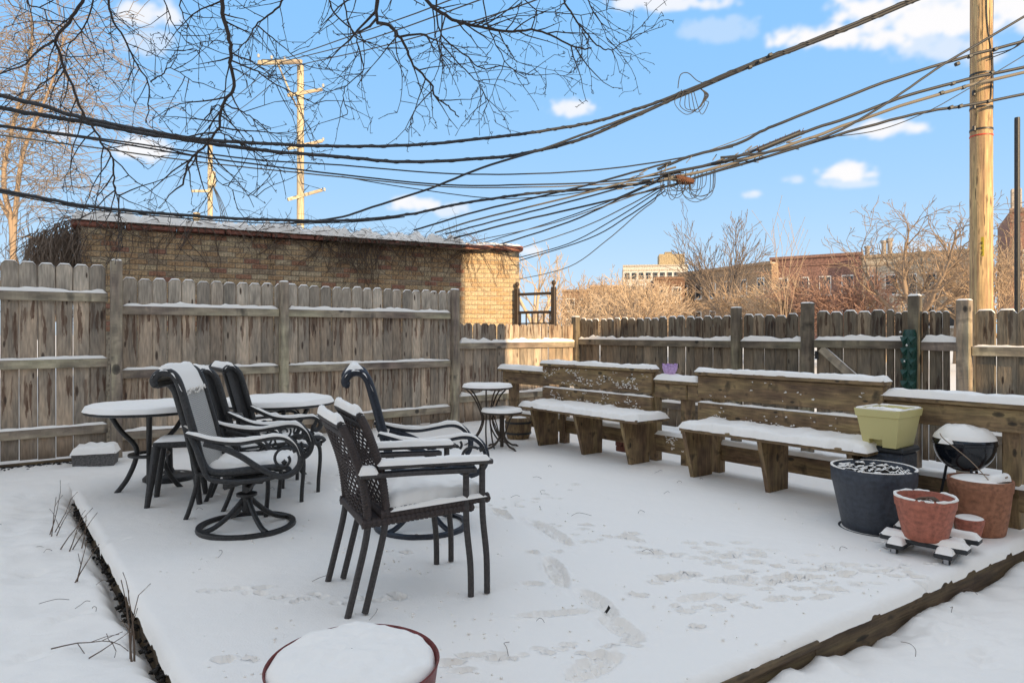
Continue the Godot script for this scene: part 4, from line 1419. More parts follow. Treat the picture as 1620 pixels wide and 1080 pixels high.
func make_pots() -> void:
	var o := pot("flower_pot", "large dark blue-grey pot full of snow-dusted clods, biggest of the pots", Vector3(2.31, 0, -4.36), 0.25, 0.395, 0.182, 0.1, M.blue_plastic, 0.03)
	var mb := MB.new()
	mb.lathe([Vector2(0, -0.02), Vector2(0.19, -0.02), Vector2(0.205, 0.006), Vector2(0.195, 0.006), Vector2(0.18, 0.0), Vector2(0, 0.0)], 40)
	build(mb, "saucer", M.black_plastic, o)
	mb = MB.new()
	var sn := MB.new()
	for k in 90:
		var an := rng.randf() * TAU
		var rr := sqrt(rng.randf()) * 0.2
		var c := Vector3(cos(an) * rr, 0.372 + rng.randf_range(-0.008, 0.01), sin(an) * rr)
		var sz := Vector3(rng.randf_range(0.015, 0.034), rng.randf_range(0.01, 0.02), rng.randf_range(0.012, 0.024))
		mb.lump(c, sz, an)
		if rng.randf() < 0.85: sn.lump(c + Vector3(0.003, 0.006, -0.004), sz * Vector3(0.95, 0.85, 0.9), an)
	tag(build(mb, "soil", M.soil, o), "", "", "", "stuff")
	for k in 150:
		var an := TAU * k / 150.0
		if nz.get_noise_2d(cos(an) * 60.0, sin(an) * 60.0) > -0.25: sn.lump(Vector3(cos(an) * 0.242, 0.396, sin(an) * 0.242), Vector3(0.012, 0.005, 0.012), an)
	tag(build(sn, "snow", M.snow, o), "", "", "", "stuff")
	# orange pot on a plant dolly
	var d := thing("plant_dolly", "black slatted plant dolly on casters, carrying the orange pot", "plant dolly", Vector3(2.41, 0, -3.93), YAW + 0.1)
	for e in [[-0.12, false], [0.12, false], [-0.12, true], [0.12, true]]:
		mb = MB.new()
		if e[1]: mb.bx(Vector3(e[0], 0.068, 0), Vector3(0.09, 0.03, 0.44), 0.006)
		else: mb.bx(Vector3(0, 0.04, e[0]), Vector3(0.46, 0.03, 0.09), 0.006)
		var sl := build(mb, "slat", M.black_plastic, d)
		sn = MB.new()
		if e[1]: snow_over(sn, line(Vector3(e[0], 0.083, -0.22), Vector3(e[0], 0.083, 0.22), 18), Vector3(1, 0, 0), 0.044, 0.028, e[0], 0.03, 9)
		else: snow_over(sn, line(Vector3(-0.23, 0.055, e[0]), Vector3(0.23, 0.055, e[0]), 18), Vector3(0, 0, 1), 0.044, 0.028, e[0] + 3.0, 0.03, 9)
		build(sn, "snow", M.snow, sl)
	for sx in [-0.19, 0.19]:
		for sz in [-0.13, 0.13]:
			mb = MB.new()
			for dx in [-0.014, 0.014]: mb.bx(Vector3(sx + dx, 0.012, sz), Vector3(0.004, 0.034, 0.024), 0.001)
			mb.bx(Vector3(sx, 0.026, sz), Vector3(0.036, 0.004, 0.03), 0.001)
			var c := build(mb, "caster", M.steel, d)
			mb = MB.new()
			mb.tube([Vector3(sx - 0.009, 0.003, sz), Vector3(sx + 0.009, 0.003, sz)], 0.019, 12)
			build(mb, "wheel", M.black_plastic, c)
	o = pot("flower_pot", "medium orange plastic pot with a snowy rim, standing on the black dolly", Vector3(2.345, 0.084, -3.87), 0.158, 0.24, 0.112, 0.062, M.orange_plastic, 0.045)
	sn = MB.new()
	for k in 150:
		var an := TAU * k / 150.0
		var g := nz.get_noise_2d(cos(an) * 70.0 + 90.0, sin(an) * 70.0)
		if g < -0.3: continue
		sn.lump(Vector3(cos(an) * 0.151, 0.239, sin(an) * 0.151), Vector3(0.011, 0.009 + 0.007 * g, 0.011), an)
	for k in 14: sn.lump(Vector3(rng.randf_range(-0.06, 0.05), 0.205, rng.randf_range(-0.07, 0.05)), Vector3(rng.randf_range(0.02, 0.04), 0.014, rng.randf_range(0.015, 0.03)), k)
	tag(build(sn, "snow", M.snow, o), "", "", "", "stuff")
	mb = MB.new()
	for k in 6: mb.tube(smooth([Vector3(rng.randf_range(-0.08, 0.0), 0.2, -0.03), Vector3(rng.randf_range(-0.02, 0.05), 0.232, 0.0), Vector3(rng.randf_range(0.0, 0.09), 0.2, rng.randf_range(-0.02, 0.08))], 4), 0.005, 5)
	build(mb, "dead_stem", M.vine, o)
	o = pot("flower_pot", "smallest orange pot with a snow lid, between the dolly and the tall terracotta pot", Vector3(2.77, 0, -4.13), 0.08, 0.13, 0.055, 0.03, M.orange_plastic, 0.015)
	sn = MB.new()
	snow_disc(sn, Vector3(0, 0.122, 0), 0.078, 0.016, 5.0, 0.03, 8, 30)
	build(sn, "snow", M.snow, o)
	o = pot("flower_pot", "large brown terracotta pot with a mound of snow, under the kettle grill", Vector3(2.93, 0, -4.27), 0.178, 0.34, 0.135, 0.075, M.terracotta, 0.02)
	sn = MB.new()
	snow_disc(sn, Vector3(-0.01, 0.322, 0), 0.16, 0.012, 9.0, 0.05, 10, 40, 0.02)
	build(sn, "snow", M.snow, o)
	sn = MB.new()
	snow_over(sn, smooth([Vector3(-0.02, 0.335, 0.08), Vector3(0.05, 0.35, 0.09), Vector3(0.12, 0.345, 0.06), Vector3(0.15, 0.335, 0.0)], 6), Vector3(0, 0, 1), 0.045, 0.035, 3.0, 0.045, 9)
	build(sn, "snow", M.snow, o)
	mb = MB.new()
	mb.tube(smooth([Vector3(0.0, 0.33, 0.1), Vector3(-0.1, 0.46, 0.06), Vector3(-0.22, 0.58, 0.0), Vector3(-0.245, 0.62, -0.01)], 5), 0.003, 5)
	mb.tube([Vector3(0.04, 0.345, 0.1), Vector3(0.08, 0.375, 0.13)], 0.005, 5)
	build(mb, "dead_stem", M.bark_tan, o)
	# black tub with the yellow planter on it
	o = thing("storage_tub", "dark plastic tub standing on end behind the large blue pot, under the yellow planter", "tub", yd(4.93, 2.13), YAWB)
	mb = MB.new()
	mb.box(Transform3D(Basis(), Vector3(0, 0.22, 0)), Vector3(0.27, 0.44, 0.24), 0.012)
	build(mb, "body", M.blue_plastic, o)
	mb = MB.new()
	mb.box(Transform3D(Basis(), Vector3(0, 0.46, 0)), Vector3(0.295, 0.04, 0.265), 0.012)
	build(mb, "lid", M.black_plastic, o)
	mb = MB.new()
	mb.box(Transform3D(Basis(), Vector3(0.02, 0.38, 0.122)), Vector3(0.19, 0.06, 0.012), 0.005)
	build(mb, "handle", M.blue_plastic, o)
	o = thing("yellow_planter", "yellow-green square planter with snow in it, on top of the dark tub", "planter", yd(4.90, 2.12, 0.481), YAWB)
	var q := [[0.105, 0.135, 0.0], [0.135, 0.165, 0.2], [0.142, 0.175, 0.205], [0.148, 0.182, 0.255], [0.137, 0.171, 0.255], [0.125, 0.158, 0.2]]
	mb = MB.new()
	for i in 5:
		var a: Array = q[i]
		var b: Array = q[i + 1]
		for sd in 4:
			var c := [Vector3(-a[0], a[2], a[1]), Vector3(a[0], a[2], a[1]), Vector3(b[0], b[2], b[1]), Vector3(-b[0], b[2], b[1])]
			if sd % 2 == 1: c = [Vector3(-a[1], a[2], a[0]), Vector3(a[1], a[2], a[0]), Vector3(b[1], b[2], b[0]), Vector3(-b[1], b[2], b[0])]
			if i == 0 and sd == 0:
				# the open notch at the foot of the front
				var n0 := Vector3(-0.065, 0.0, 0.135)
				var n1 := Vector3(0.02, 0.0, 0.135)
				var n2 := Vector3(0.02, 0.05, 0.1425)
				var n3 := Vector3(-0.065, 0.05, 0.1425)
				mb.face([c[0], n0, n3, c[3]], Vector3(0, 0, 1)); mb.face([n3, n2, c[2], c[3]], Vector3(0, 0, 1)); mb.face([n1, c[1], c[2], n2], Vector3(0, 0, 1))
				mb.face([n3, n2, n2 + Vector3(0, 0, -0.06), n3 + Vector3(0, 0, -0.06)], Vector3.DOWN)
				mb.face([n0, n3, n3 + Vector3(0, 0, -0.06), n0 + Vector3(0, 0, -0.06)], Vector3.RIGHT); mb.face([n1, n2, n2 + Vector3(0, 0, -0.06), n1 + Vector3(0, 0, -0.06)], Vector3.LEFT)
				mb.face([n0 + Vector3(0, 0, -0.06), n1 + Vector3(0, 0, -0.06), n2 + Vector3(0, 0, -0.06), n3 + Vector3(0, 0, -0.06)], Vector3(0, 0, 1))
			else:
				mb.face(c, Vector3(0, 0.6 if i == 3 else 0.0, -1.0 if i == 4 else 1.0) if i != 3 else Vector3.UP, Transform3D(Basis(Vector3.UP, sd * PI / 2), Vector3.ZERO))
	build(mb, "tub", M.yellow_plastic, o)
	sn = MB.new()
	snow_over(sn, line(Vector3(-0.128, 0.205, 0), Vector3(0.128, 0.205, 0), 16), Vector3(0, 0, 1), 0.16, 0.035, 4.0, 0.05, 14, 0.01, 0.05, 0.6)
	for k in 6: sn.lump(Vector3(rng.randf_range(-0.11, 0.0), 0.25, rng.randf_range(0.05, 0.13)), Vector3(0.03, 0.018, 0.02), k)
	for sd in [-1.0, 1.0]:
		snow_over(sn, line(Vector3(-0.142, 0.255, sd * 0.176), Vector3(0.142, 0.255, sd * 0.176), 14), Vector3(0, 0, 1), 0.006, 0.008, sd, 0.006, 5)
		snow_over(sn, line(Vector3(sd * 0.142, 0.255, -0.176), Vector3(sd * 0.142, 0.255, 0.176), 14), Vector3(1, 0, 0), 0.006, 0.008, sd + 5, 0.006, 5)
	tag(build(sn, "snow", M.snow, o), "", "", "", "stuff")
	# small kettle grill
	o = thing("kettle_grill", "small glossy black kettle grill with thick snow on its lid, behind the terracotta pot", "grill", Vector3(2.985, 0, -4.5), 0.5)
	mb = MB.new()
	var pr := [Vector2(0.0, 0.335)]
	for k in range(1, 13):
		var an := PI * 0.5 * k / 12.0
		pr.append(Vector2(sin(an) * 0.178, 0.515 - cos(an) * 0.18))
	pr.append(Vector2(0.184, 0.518)); pr.append(Vector2(0.184, 0.526)); pr.append(Vector2(0.176, 0.526)); pr.append(Vector2(0.0, 0.526))
	mb.lathe(pr, 48)
	build(mb, "bowl", M.enamel, o)
	mb = MB.new()
	pr = [Vector2(0.183, 0.526), Vector2(0.185, 0.536)]
	for k in range(1, 11):
		var an := PI * 0.5 * k / 10.0
		pr.append(Vector2(cos(an) * 0.183, 0.536 + sin(an) * 0.072))
	mb.lathe(pr, 48)
	build(mb, "lid", M.enamel, o)
	mb = MB.new()
	mb.tube([Vector3(-0.17, 0.53, 0.03), Vector3(-0.205, 0.535, 0.03), Vector3(-0.205, 0.535, -0.03), Vector3(-0.17, 0.53, -0.03)], 0.008, 6)
	build(mb, "handle", M.black_plastic, o)
	for k in 3:
		mb = MB.new()
		mb.tube([Vector3(0.1, 0.37, 0), Vector3(0.165, -0.03, 0)], 0.009, 6)
		build(mb, "leg", M.black_plastic, o).rotation.y = k * TAU / 3.0 + 1.9
	sn = MB.new()
	snow_disc(sn, Vector3(0, 0.555, 0), 0.179, 0.045, 6.0, 0.07, 14, 48, 0.05)
	build(sn, "snow", M.snow, o)
	sn = MB.new()
	snow_over(sn, line(Vector3(-0.212, 0.54, -0.035), Vector3(-0.212, 0.54, 0.035), 8), Vector3(1, 0, 0), 0.03, 0.03, 2.0, 0.03, 9)
	build(sn, "snow", M.snow, o)

func ring_pts(r: float, y: float, k: int) -> Array:
	var out := []
	for i in k + 1: out.append(Vector3(cos(TAU * i / k) * r, y, sin(TAU * i / k) * r))
	return out

# ---------------------------------------------------------------- garage
func make_garage() -> void:
	var G := Vector3(-5.5, 0, -8.7)
	var o := thing("brick_garage", "low tan brick garage with terracotta coping and bare vines, just behind the fence", "garage", G, 0.489)
	var L := 5.34
	var H := 2.6
	var turn := -0.3
	var L2 := 0.92
	var mb := MB.new()
	var e := Vector3(L, 0, 0) + Basis(Vector3.UP, turn) * Vector3(L2, 0, 0)
	var plan := [Vector2(0, 0), Vector2(L, 0), Vector2(e.x, e.z), Vector2(e.x + 0.3, e.z - 5.5), Vector2(0.0, -6.0)]
	var f0 := []
	var f1 := []
	for p in plan:
		f0.append(Vector3(p.x, -0.3, p.y)); f1.append(Vector3(p.x, H, p.y))
	mb.face(f1, Vector3.UP)
	for i in 5:
		var p: Vector2 = plan[i]
		var q: Vector2 = plan[(i + 1) % 5]
		mb.face([Vector3(p.x, -0.3, p.y), Vector3(q.x, -0.3, q.y), Vector3(q.x, H, q.y), Vector3(p.x, H, p.y)], Vector3((p.x + q.x) * 0.5 - 2.7, 0, (p.y + q.y) * 0.5 + 3.0))
	build(mb, "wall", M.mortar, o)
	# bricks: the ones seen above the fence singly, the rest joined
	var tones := [Vector3(0.66, 0.45, 0.25), Vector3(0.58, 0.37, 0.2), Vector3(0.7, 0.53, 0.32), Vector3(0.5, 0.26, 0.16), Vector3(0.46, 0.34, 0.22), Vector3(0.68, 0.47, 0.27), Vector3(0.46, 0.23, 0.15), Vector3(0.72, 0.56, 0.36)]
	var variants := []
	for len in [0.204, 0.098]:
		var row := []
		for t in tones:
			var b := MB.new()
			b.col = Color(t.x, t.y, t.z)
			b.bx(Vector3.ZERO, Vector3(len, 0.06, 0.034), 0.006)
			row.append(mesh_of([[b, M.brick]]))
		variants.append(row)
	var rest := MB.new()
	var single := 0
	for wall in 2:
		var len := L if wall == 0 else L2
		var bs := Basis() if wall == 0 else Basis(Vector3.UP, turn)
		var org := Vector3.ZERO if wall == 0 else Vector3(L, 0, 0)
		var k := 0
		var y := H - 0.045
		while y > 1.25:
			var x := 0.006 if k % 2 == 0 else -0.1
			while x < len - 0.05:
				var x1 := minf(x + 0.204, len - 0.004)
				var x0 := maxf(x, 0.004)
				var w := x1 - x0
				if w > 0.05:
					var red := 0.1 + 0.25 * clampf(nz.get_noise_2d(x * 60.0, y * 100.0 + wall * 90.0) + (0.5 if x < 0.9 and wall == 0 and y > 2.3 else 0.0), 0.0, 1.0)
					var ti := 0
					if wall == 1: ti = [0, 2, 5, 7, 2, 7][rng.randi() % 6]
					elif rng.randf() < red: ti = [3, 6][rng.randi() % 2]
					else: ti = [0, 1, 2, 4, 5, 0, 1, 7][rng.randi() % 8]
					var pos := org + bs * Vector3((x0 + x1) * 0.5, y + rng.randf_range(-0.003, 0.003), -0.008 + rng.randf_range(-0.003, 0.003))
					var want := (wall == 1 and y > 1.5) or (wall == 0 and y > 1.98)
					if want and single < 298:
						var bk := place(variants[0 if w > 0.15 else 1][ti], "brick", o, pos)
						bk.rotation.y = turn if wall == 1 else 0.0
						if w > 0.15: bk.scale.x = w / 0.204
						else: bk.scale.x = w / 0.098
						single += 1
					else:
						rest.col = Color(tones[ti].x, tones[ti].y, tones[ti].z)
						rest.box(Transform3D(bs, pos), Vector3(w, 0.06, 0.034), 0.0)
				x += 0.216
			k += 1
			y -= 0.074
	tag(build(rest, "brickwork", M.brick, o), "", "", "", "stuff")
	# coping tiles with their bell joints
	var x := -0.12
	while x < L - 0.1:
		mb = MB.new()
		mb.us = Vector2(2, 2)
		var w := minf(0.61, L - 0.02 - x)
		var jy := rng.randf_range(-0.008, 0.008)
		mb.bx(Vector3(x + w * 0.5, H + 0.04 + jy, -0.118), Vector3(w - 0.012, 0.078, 0.3), 0.02)
		mb.bx(Vector3(x + 0.045, H + 0.041 + jy, -0.118), Vector3(0.075, 0.094, 0.322), 0.022)
		build(mb, "coping_tile", M.coping, o)
		x += 0.61
	for k in 2:
		mb = MB.new()
		mb.us = Vector2(2, 2)
		var bs := Basis(Vector3.UP, turn)
		mb.box(Transform3D(bs, Vector3(L, 0, 0) + bs * Vector3(0.24 + 0.5 * k, H + 0.045, -0.11)), Vector3(0.49, 0.09, 0.32), 0.02)
		mb.box(Transform3D(bs, Vector3(L, 0, 0) + bs * Vector3(0.05 + 0.5 * k, H + 0.046, -0.11)), Vector3(0.085, 0.112, 0.345), 0.022)
		build(mb, "coping_tile", M.coping, o)
	# snow on the coping and roof, broken by vine stems
	var sn := MB.new()
	var path := []
	for i in 201: path.append(Vector3(-0.1 + (L + 0.12) * i / 200.0, H + 0.088, -0.14))
	snow_over(sn, path, Vector3(0, 0, 1), 0.19, 0.11, 3.0, 0.12, 13, 0.0, 0.1, 0.95)
	var bs2 := Basis(Vector3.UP, turn)
	path = []
	for i in 25: path.append(Vector3(L, 0, 0) + bs2 * Vector3(0.97 * i / 24.0, H + 0.088, -0.14))
	snow_over(sn, path, bs2 * Vector3(0, 0, 1), 0.15, 0.05, 5.0, 0.1, 9, 0.0, 0.1, 0.7)
	sn.bx(Vector3(2.7, H - 0.01, -3.0), Vector3(5.2, 0.1, 5.0), 0.03)
	build(sn, "snow", M.snow, o)
	# vines: stems along the coping, hanging runners, and the matted mass over the left corner
	var v := thing("bare_vine", "bare brown vine matted over the garage's corner and trailing along its coping", "vine", G, 0.489)
	var mass := MB.new()
	for k in 1500:
		var u := rng.randf()
		var z := -rng.randf() * 1.4 + 0.1
		var p := Vector3(0.12 - u * 0.7, H + 0.2 - u * 0.3 - pow(rng.randf(), 1.6) * 0.8, z)
		var pts := [p]
		var d := Vector3(rng.randf_range(-0.5, 0.3), rng.randf_range(-0.9, 0.1), rng.randf_range(-0.5, 0.5))
		for i in 4:
			d += Vector3(rng.randf_range(-0.4, 0.4), -0.25, rng.randf_range(-0.4, 0.4))
			p += d.normalized() * rng.randf_range(0.07, 0.2)
			pts.append(p)
		var r0 := rng.randf_range(0.003, 0.008)
		for i in 4: mass.stick(pts[i], pts[i + 1], r0 * (1.0 - 0.2 * i), r0 * (0.8 - 0.2 * i), 3)
	tag(build(mass, "tangle", M.vine_pale, v), "", "", "", "stuff")
	mass = MB.new()
	for k in 190:
		var px := rng.randf_range(-0.2, L + L2)
		var p := Vector3(px, H + rng.randf_range(0.06, 0.16), rng.randf_range(-0.2, 0.04))
		if px > L: p.z += (px - L) * 0.28
		var d := Vector3(rng.randf_range(-1, 1), rng.randf_range(-0.3, 0.4), rng.randf_range(-0.2, 0.35))
		var r0 := rng.randf_range(0.003, 0.007)
		var down := rng.randf() < 0.6
		for i in 6:
			d += Vector3(rng.randf_range(-0.5, 0.5), rng.randf_range(-0.35, 0.3) - (0.22 if down else 0.0), rng.randf_range(-0.2, 0.22))
			d = d.normalized()
			var q := p + d * rng.randf_range(0.06, 0.16)
			var wall_z := 0.02 if q.x < L else 0.02 + (q.x - L) * 0.31
			if q.y < H + 0.1: q.z = maxf(q.z, wall_z)
			mass.stick(p, q, r0, r0 * 0.85, 3)
			if rng.randf() < 0.4: mass.stick(q, q + Vector3(rng.randf_range(-0.1, 0.1), rng.randf_range(-0.06, 0.1), rng.randf_range(0, 0.05)), r0 * 0.6, 0.001, 3)
			p = q
			r0 *= 0.86
	for k in 240:
		var p := Vector3(rng.randf_range(-0.1, L + 0.6), H + 0.1 + rng.randf() * 0.06, rng.randf_range(-0.25, 0.05))
		var d := Vector3(rng.randf_range(-1, 1), rng.randf_range(-0.2, 0.7), rng.randf_range(-0.2, 0.3)).normalized()
		var r0 := rng.randf_range(0.003, 0.006)
		for i in 4:
			var q := p + d * rng.randf_range(0.05, 0.12)
			mass.stick(p, q, r0, r0 * 0.8, 3)
			d = (d + Vector3(rng.randf_range(-0.6, 0.6), rng.randf_range(-0.6, 0.3), 0)).normalized()
			p = q
			r0 *= 0.8
	for clump in [[3.35, 46], [3.75, 30], [4.55, 22], [5.35, 22], [0.45, 14], [1.35, 8], [2.35, 10]]:
		for k in clump[1]:
			var p := Vector3(clump[0] + rng.randf_range(-0.35, 0.35), H + 0.08, 0.05)
			var d := Vector3(rng.randf_range(-0.6, 0.6), -0.7, 0.05)
			var r0 := rng.randf_range(0.004, 0.011)
			for i in rng.randi_range(4, 9):
				d += Vector3(rng.randf_range(-0.6, 0.6), rng.randf_range(-0.35, 0.25), 0)
				d = d.normalized()
				var q := p + d * rng.randf_range(0.07, 0.15)
				q.z = (0.03 if q.x < L else 0.03 + (q.x - L) * 0.31) + rng.randf() * 0.03
				if q.y < 1.5: break
				mass.stick(p, q, r0, r0 * 0.85, 3)
				p = q
				r0 *= 0.85
	tag(build(mass, "runners", M.vine, v), "", "", "", "stuff")
	# bronze trellis gate beyond the low fence
	var a := at(818, 500, 11.3) * Vector3(1, 0, 1)
	var b2 := at(876, 500, 10.9) * Vector3(1, 0, 1)
	var w := (b2 - a).length()
	var t := thing("trellis", "dark bronze square-grid trellis with ball finials, beyond the low sunlit fence", "trellis", a, atan2(-(b2 - a).z, (b2 - a).x))
	t.position.y = -0.1
	for x2 in [0.0, w]:
		var pm := MB.new()
		pm.bx(Vector3(x2, 0.98, 0), Vector3(0.07, 2.2, 0.07), 0.006)
		var pp := build(pm, "post", M.bronze, t)
		pm = MB.new()
		pm.lathe([Vector2(0, 2.08), Vector2(0.02, 2.09), Vector2(0.018, 2.11), Vector2(0.034, 2.135), Vector2(0.036, 2.155), Vector2(0.025, 2.18), Vector2(0, 2.19)], 14, Vector3(x2, 0, 0))
		build(pm, "finial", M.bronze, pp)
	for y in [1.98, 1.68, 1.5, 1.36, 1.2, 0.5]:
		var pm := MB.new()
		pm.bx(Vector3(w * 0.5, y, 0), Vector3(w - 0.07, 0.045 if y != 1.5 and y != 1.36 else 0.02, 0.03), 0.003)
		build(pm, "crossbar", M.bronze, t)
	for k in 6:
		var pm := MB.new()
		pm.bx(Vector3(0.07 + (w - 0.14) * k / 5.0, 1.1, 0.001), Vector3(0.02, 1.16, 0.018), 0.002)
		build(pm, "bar", M.bronze, t)

# ---------------------------------------------------------------- poles and cables
func make_poles() -> void:
	var o := thing("utility_pole", "thick new tan wooden utility pole standing right behind the board fence", "utility pole", Vector3(6.02, 0, -8.75))
	var mb := MB.new()
	mb.us = Vector2(3.0, 0.35)
	var pr := []
	for i in 41:
		var e := i / 40.0
		pr.append(Vector2(0.132 - 0.016 * e + 0.0025 * nz.get_noise_1d(i * 90.0), -0.3 + 10.0 * e))
	mb.lathe(pr, 28)
	build(mb, "shaft", M.pole, o)
	mb = MB.new()
	for k in 26:
		var an := rng.randf_range(0.4, 2.9)
		var y := rng.randf_range(0.8, 6.0)
		var l := rng.randf_range(0.15, 0.9)
		var p0 := Vector3(cos(an) * 0.1255, y, sin(an) * 0.1255)
		mb.stick(p0, p0 + Vector3(0.004, l * 0.5, 0), 0.001, 0.0035, 4)
		mb.stick(p0 + Vector3(0.004, l * 0.5, 0), p0 + Vector3(-0.002, l, -0.002), 0.0035, 0.001, 4)
	tag(build(mb, "crack", M.deck_dark, o), "", "", "", "stuff")
	mb = MB.new()
	mb.box(Transform3D(Basis(Vector3.UP, -0.95), Vector3(-0.068, 2.34, 0.105)), Vector3(0.055, 0.24, 0.006), 0.001)
	var tg := build(mb, "number_tag", M.yellow_tag, o)
	mb = MB.new()
	for k in 3:
		var tm := TextMesh.new()
		tm.text = ["4", "1", "7"][k]
		tm.font_size = 12
		tm.pixel_size = 0.004
		tm.depth = 0.002
		var tx := MeshInstance3D.new()
		tx.mesh = tm
		tx.material_override = M.black_tag
		tx.transform = Transform3D(Basis(Vector3.UP, -0.6), Vector3(-0.071, 2.385 - 0.065 * k, 0.1105))
		put(tx, "numeral", tg)
	mb = MB.new()
	for y in [3.84, 4.12, 4.55]: mb.lathe([Vector2(0.12, y - 0.012), Vector2(0.1305, y - 0.012), Vector2(0.1305, y + 0.012), Vector2(0.12, y + 0.012)], 24)
	for q in [[-0.13, 3.85], [-0.13, 4.13], [-0.135, 4.3], [-0.02, 5.1]]: mb.bx(Vector3(q[0], q[1], 0.06), Vector3(0.035, 0.07, 0.035), 0.008)
	build(mb, "clamp", M.iron, o)
	mb = MB.new()
	mb.tube(smooth([Vector3(0.03, 4.2, 0.127), Vector3(0.05, 4.7, 0.128), Vector3(-0.02, 5.3, 0.128), Vector3(0.01, 6.5, 0.125)], 6), 0.008, 5)
	mb.tube(smooth([Vector3(0.0, 4.75, 0.16), Vector3(0.25, 4.8, 0.3), Vector3(0.42, 5.1, 0.3), Vector3(0.4, 5.9, 0.2)], 6), 0.007, 5)
	mb.tube(smooth([Vector3(0.0, 4.7, 0.16), Vector3(0.3, 4.85, 0.25), Vector3(0.5, 5.3, 0.2), Vector3(0.45, 6.2, 0.1)], 6), 0.007, 5)
	build(mb, "ground_wire", M.cable, o)
	mb = MB.new()
	mb.lathe([Vector2(0.12, 4.125), Vector2(0.131, 4.125), Vector2(0.131, 4.14), Vector2(0.12, 4.14)], 24, Vector3(0, -0.37, 0))
	build(mb, "red_band", M.red_tape, o)
	var sp := thing("steel_post", "slim dark steel pipe post at the right edge, beyond the fence", "post", at(1610, 540, 8.0) * Vector3(1, 0, 1))
	mb = MB.new()
	mb.us = Vector2(2, 1)
	mb.lathe([Vector2(0.029, -0.3), Vector2(0.0285, 3.74), Vector2(0.027, 3.77), Vector2(0.022, 3.77), Vector2(0.022, 3.6), Vector2(0.0, 3.6)], 20)
	build(mb, "pipe", M.iron, sp)
	# the two weathered poles in the alley beyond the garage
	var far := [[475.0, 26.0, 11.4, 0.15, 0], [332.0, 40.0, 12.6, 0.16, 1]]
	for f in far:
		var base := at(f[0], HZ, f[1]) * Vector3(1, 0, 1)
		o = thing("utility_pole", "weathered alley pole with a raised cross-arm and braces, the nearer of two" if f[4] == 0 else "weathered alley pole with a transformer coil, smaller and farther left", "utility pole", base)
		mb = MB.new()
		mb.us = Vector2(3, 0.2)
		mb.lathe([Vector2(f[3], -0.3), Vector2(f[3] * 0.85, f[2]), Vector2(0, f[2] + 0.02)], 14)
		build(mb, "shaft", M.pole_grey, o)
		if f[4] == 0:
			mb = MB.new()
			mb.us = Vector2(1, 0.3); mb.grain = 0
			mb.box(Transform3D(Basis(Vector3.UP, -0.35) * Basis(Vector3(0, 0, 1), -0.12), Vector3(-0.75, 11.5, 0.12)), Vector3(2.0, 0.16, 0.12), 0.01)
			build(mb, "cross_arm", M.pole_grey, o)
			mb = MB.new()
			mb.tube([Vector3(-0.8, 11.4, 0.15), Vector3(-0.1, 9.8, 0.16)], 0.035, 5)
			build(mb, "brace", M.pole_grey, o)
			for y in [10.4, 8.4, 6.5, 5.0, 3.7]:
				mb = MB.new()
				mb.us = Vector2(1, 0.3); mb.grain = 0
				var up := 0.42 if y > 6.0 else 0.3
				mb.box(Transform3D(Basis(Vector3.UP, 0.75) * Basis(Vector3(0, 0, 1), up * 0.9), Vector3(0.18, y, 0.0)), Vector3(1.5, 0.12, 0.1), 0.01)
				build(mb, "cross_arm", M.pole_grey, o)
			mb = MB.new()
			for p in [Vector3(-1.6, 11.72, 0), Vector3(-1.1, 11.66, 0), Vector3(-0.6, 11.6, 0), Vector3(0.7, 10.8, -0.6), Vector3(0.7, 8.7, -0.6), Vector3(0.75, 6.75, -0.6), Vector3(0.7, 5.2, -0.5), Vector3(1.0, 4.1, 0), Vector3(-0.5, 5.05, 0.5)]:
				mb.lathe([Vector2(0, 0), Vector2(0.05, 0.02), Vector2(0.035, 0.06), Vector2(0.06, 0.1), Vector2(0, 0.16)], 8, p)
			for k in 3:
				mb.tube([Vector3(-1.55 + 0.42 * k, 3.4, 0.3), Vector3(-1.35 + 0.42 * k, 2.6, 0.3)], 0.07, 6)
				for j in 4: mb.lathe([Vector2(0.05, 0), Vector2(0.11, 0.03), Vector2(0.05, 0.06)], 8, Vector3(-1.52 + 0.42 * k + 0.05 * j, 3.3 - 0.18 * j, 0.3))
			build(mb, "insulator", M.ceramic, o)
			mb = MB.new()
			for k in 4: mb.tube(smooth([Vector3(-0.4 - 0.4 * k, 5.0, 0.4), Vector3(-1.1 - 0.35 * k, 4.9, 0.3), Vector3(-1.5 + 0.3 * k, 3.6, 0.3), Vector3(-0.3, 2.2 - 0.3 * k, 0.3)], 6), 0.018, 4)
			mb.tube(smooth([Vector3(0.3, 5.0, 0.1), Vector3(1.2, 4.5, 0.0), Vector3(2.0, 4.9, 0)], 6), 0.02, 4)
			build(mb, "jumper_wire", M.cable, o)
		else:
			mb = MB.new()
			mb.bx(Vector3(-0.45, 9.5, 0.2), Vector3(1.1, 0.14, 0.12), 0.01)
			build(mb, "cross_arm", M.pole_grey, o)
			for q in [[Vector3(-0.7, 8.0, 0.2), Vector3(0.35, 0.5, 0.3)], [Vector3(0.2, 10.2, 0.25), Vector3(0.4, 0.9, 0.3)]]:
				mb = MB.new()
				mb.bx(q[0], q[1], 0.05)
				build(mb, "transformer_box", M.pole_grey, o)
			mb = MB.new()
			mb.tube(smooth([Vector3(0.2, 6.9, 0.3), Vector3(0.45, 6.5, 0.3), Vector3(0.25, 6.0, 0.3), Vector3(-0.25, 6.1, 0.3), Vector3(-0.4, 6.6, 0.3), Vector3(0.1, 6.95, 0.3)], 5), 0.05, 5)
			for k in 4: mb.tube(smooth([Vector3(0.2, 10.0, 0.3), Vector3(0.7 + 0.1 * k, 8.4, 0.3), Vector3(1.0 + 0.2 * k, 5.6, 0.3), Vector3(0.2, 3.2, 0.3)], 6), 0.02, 4)
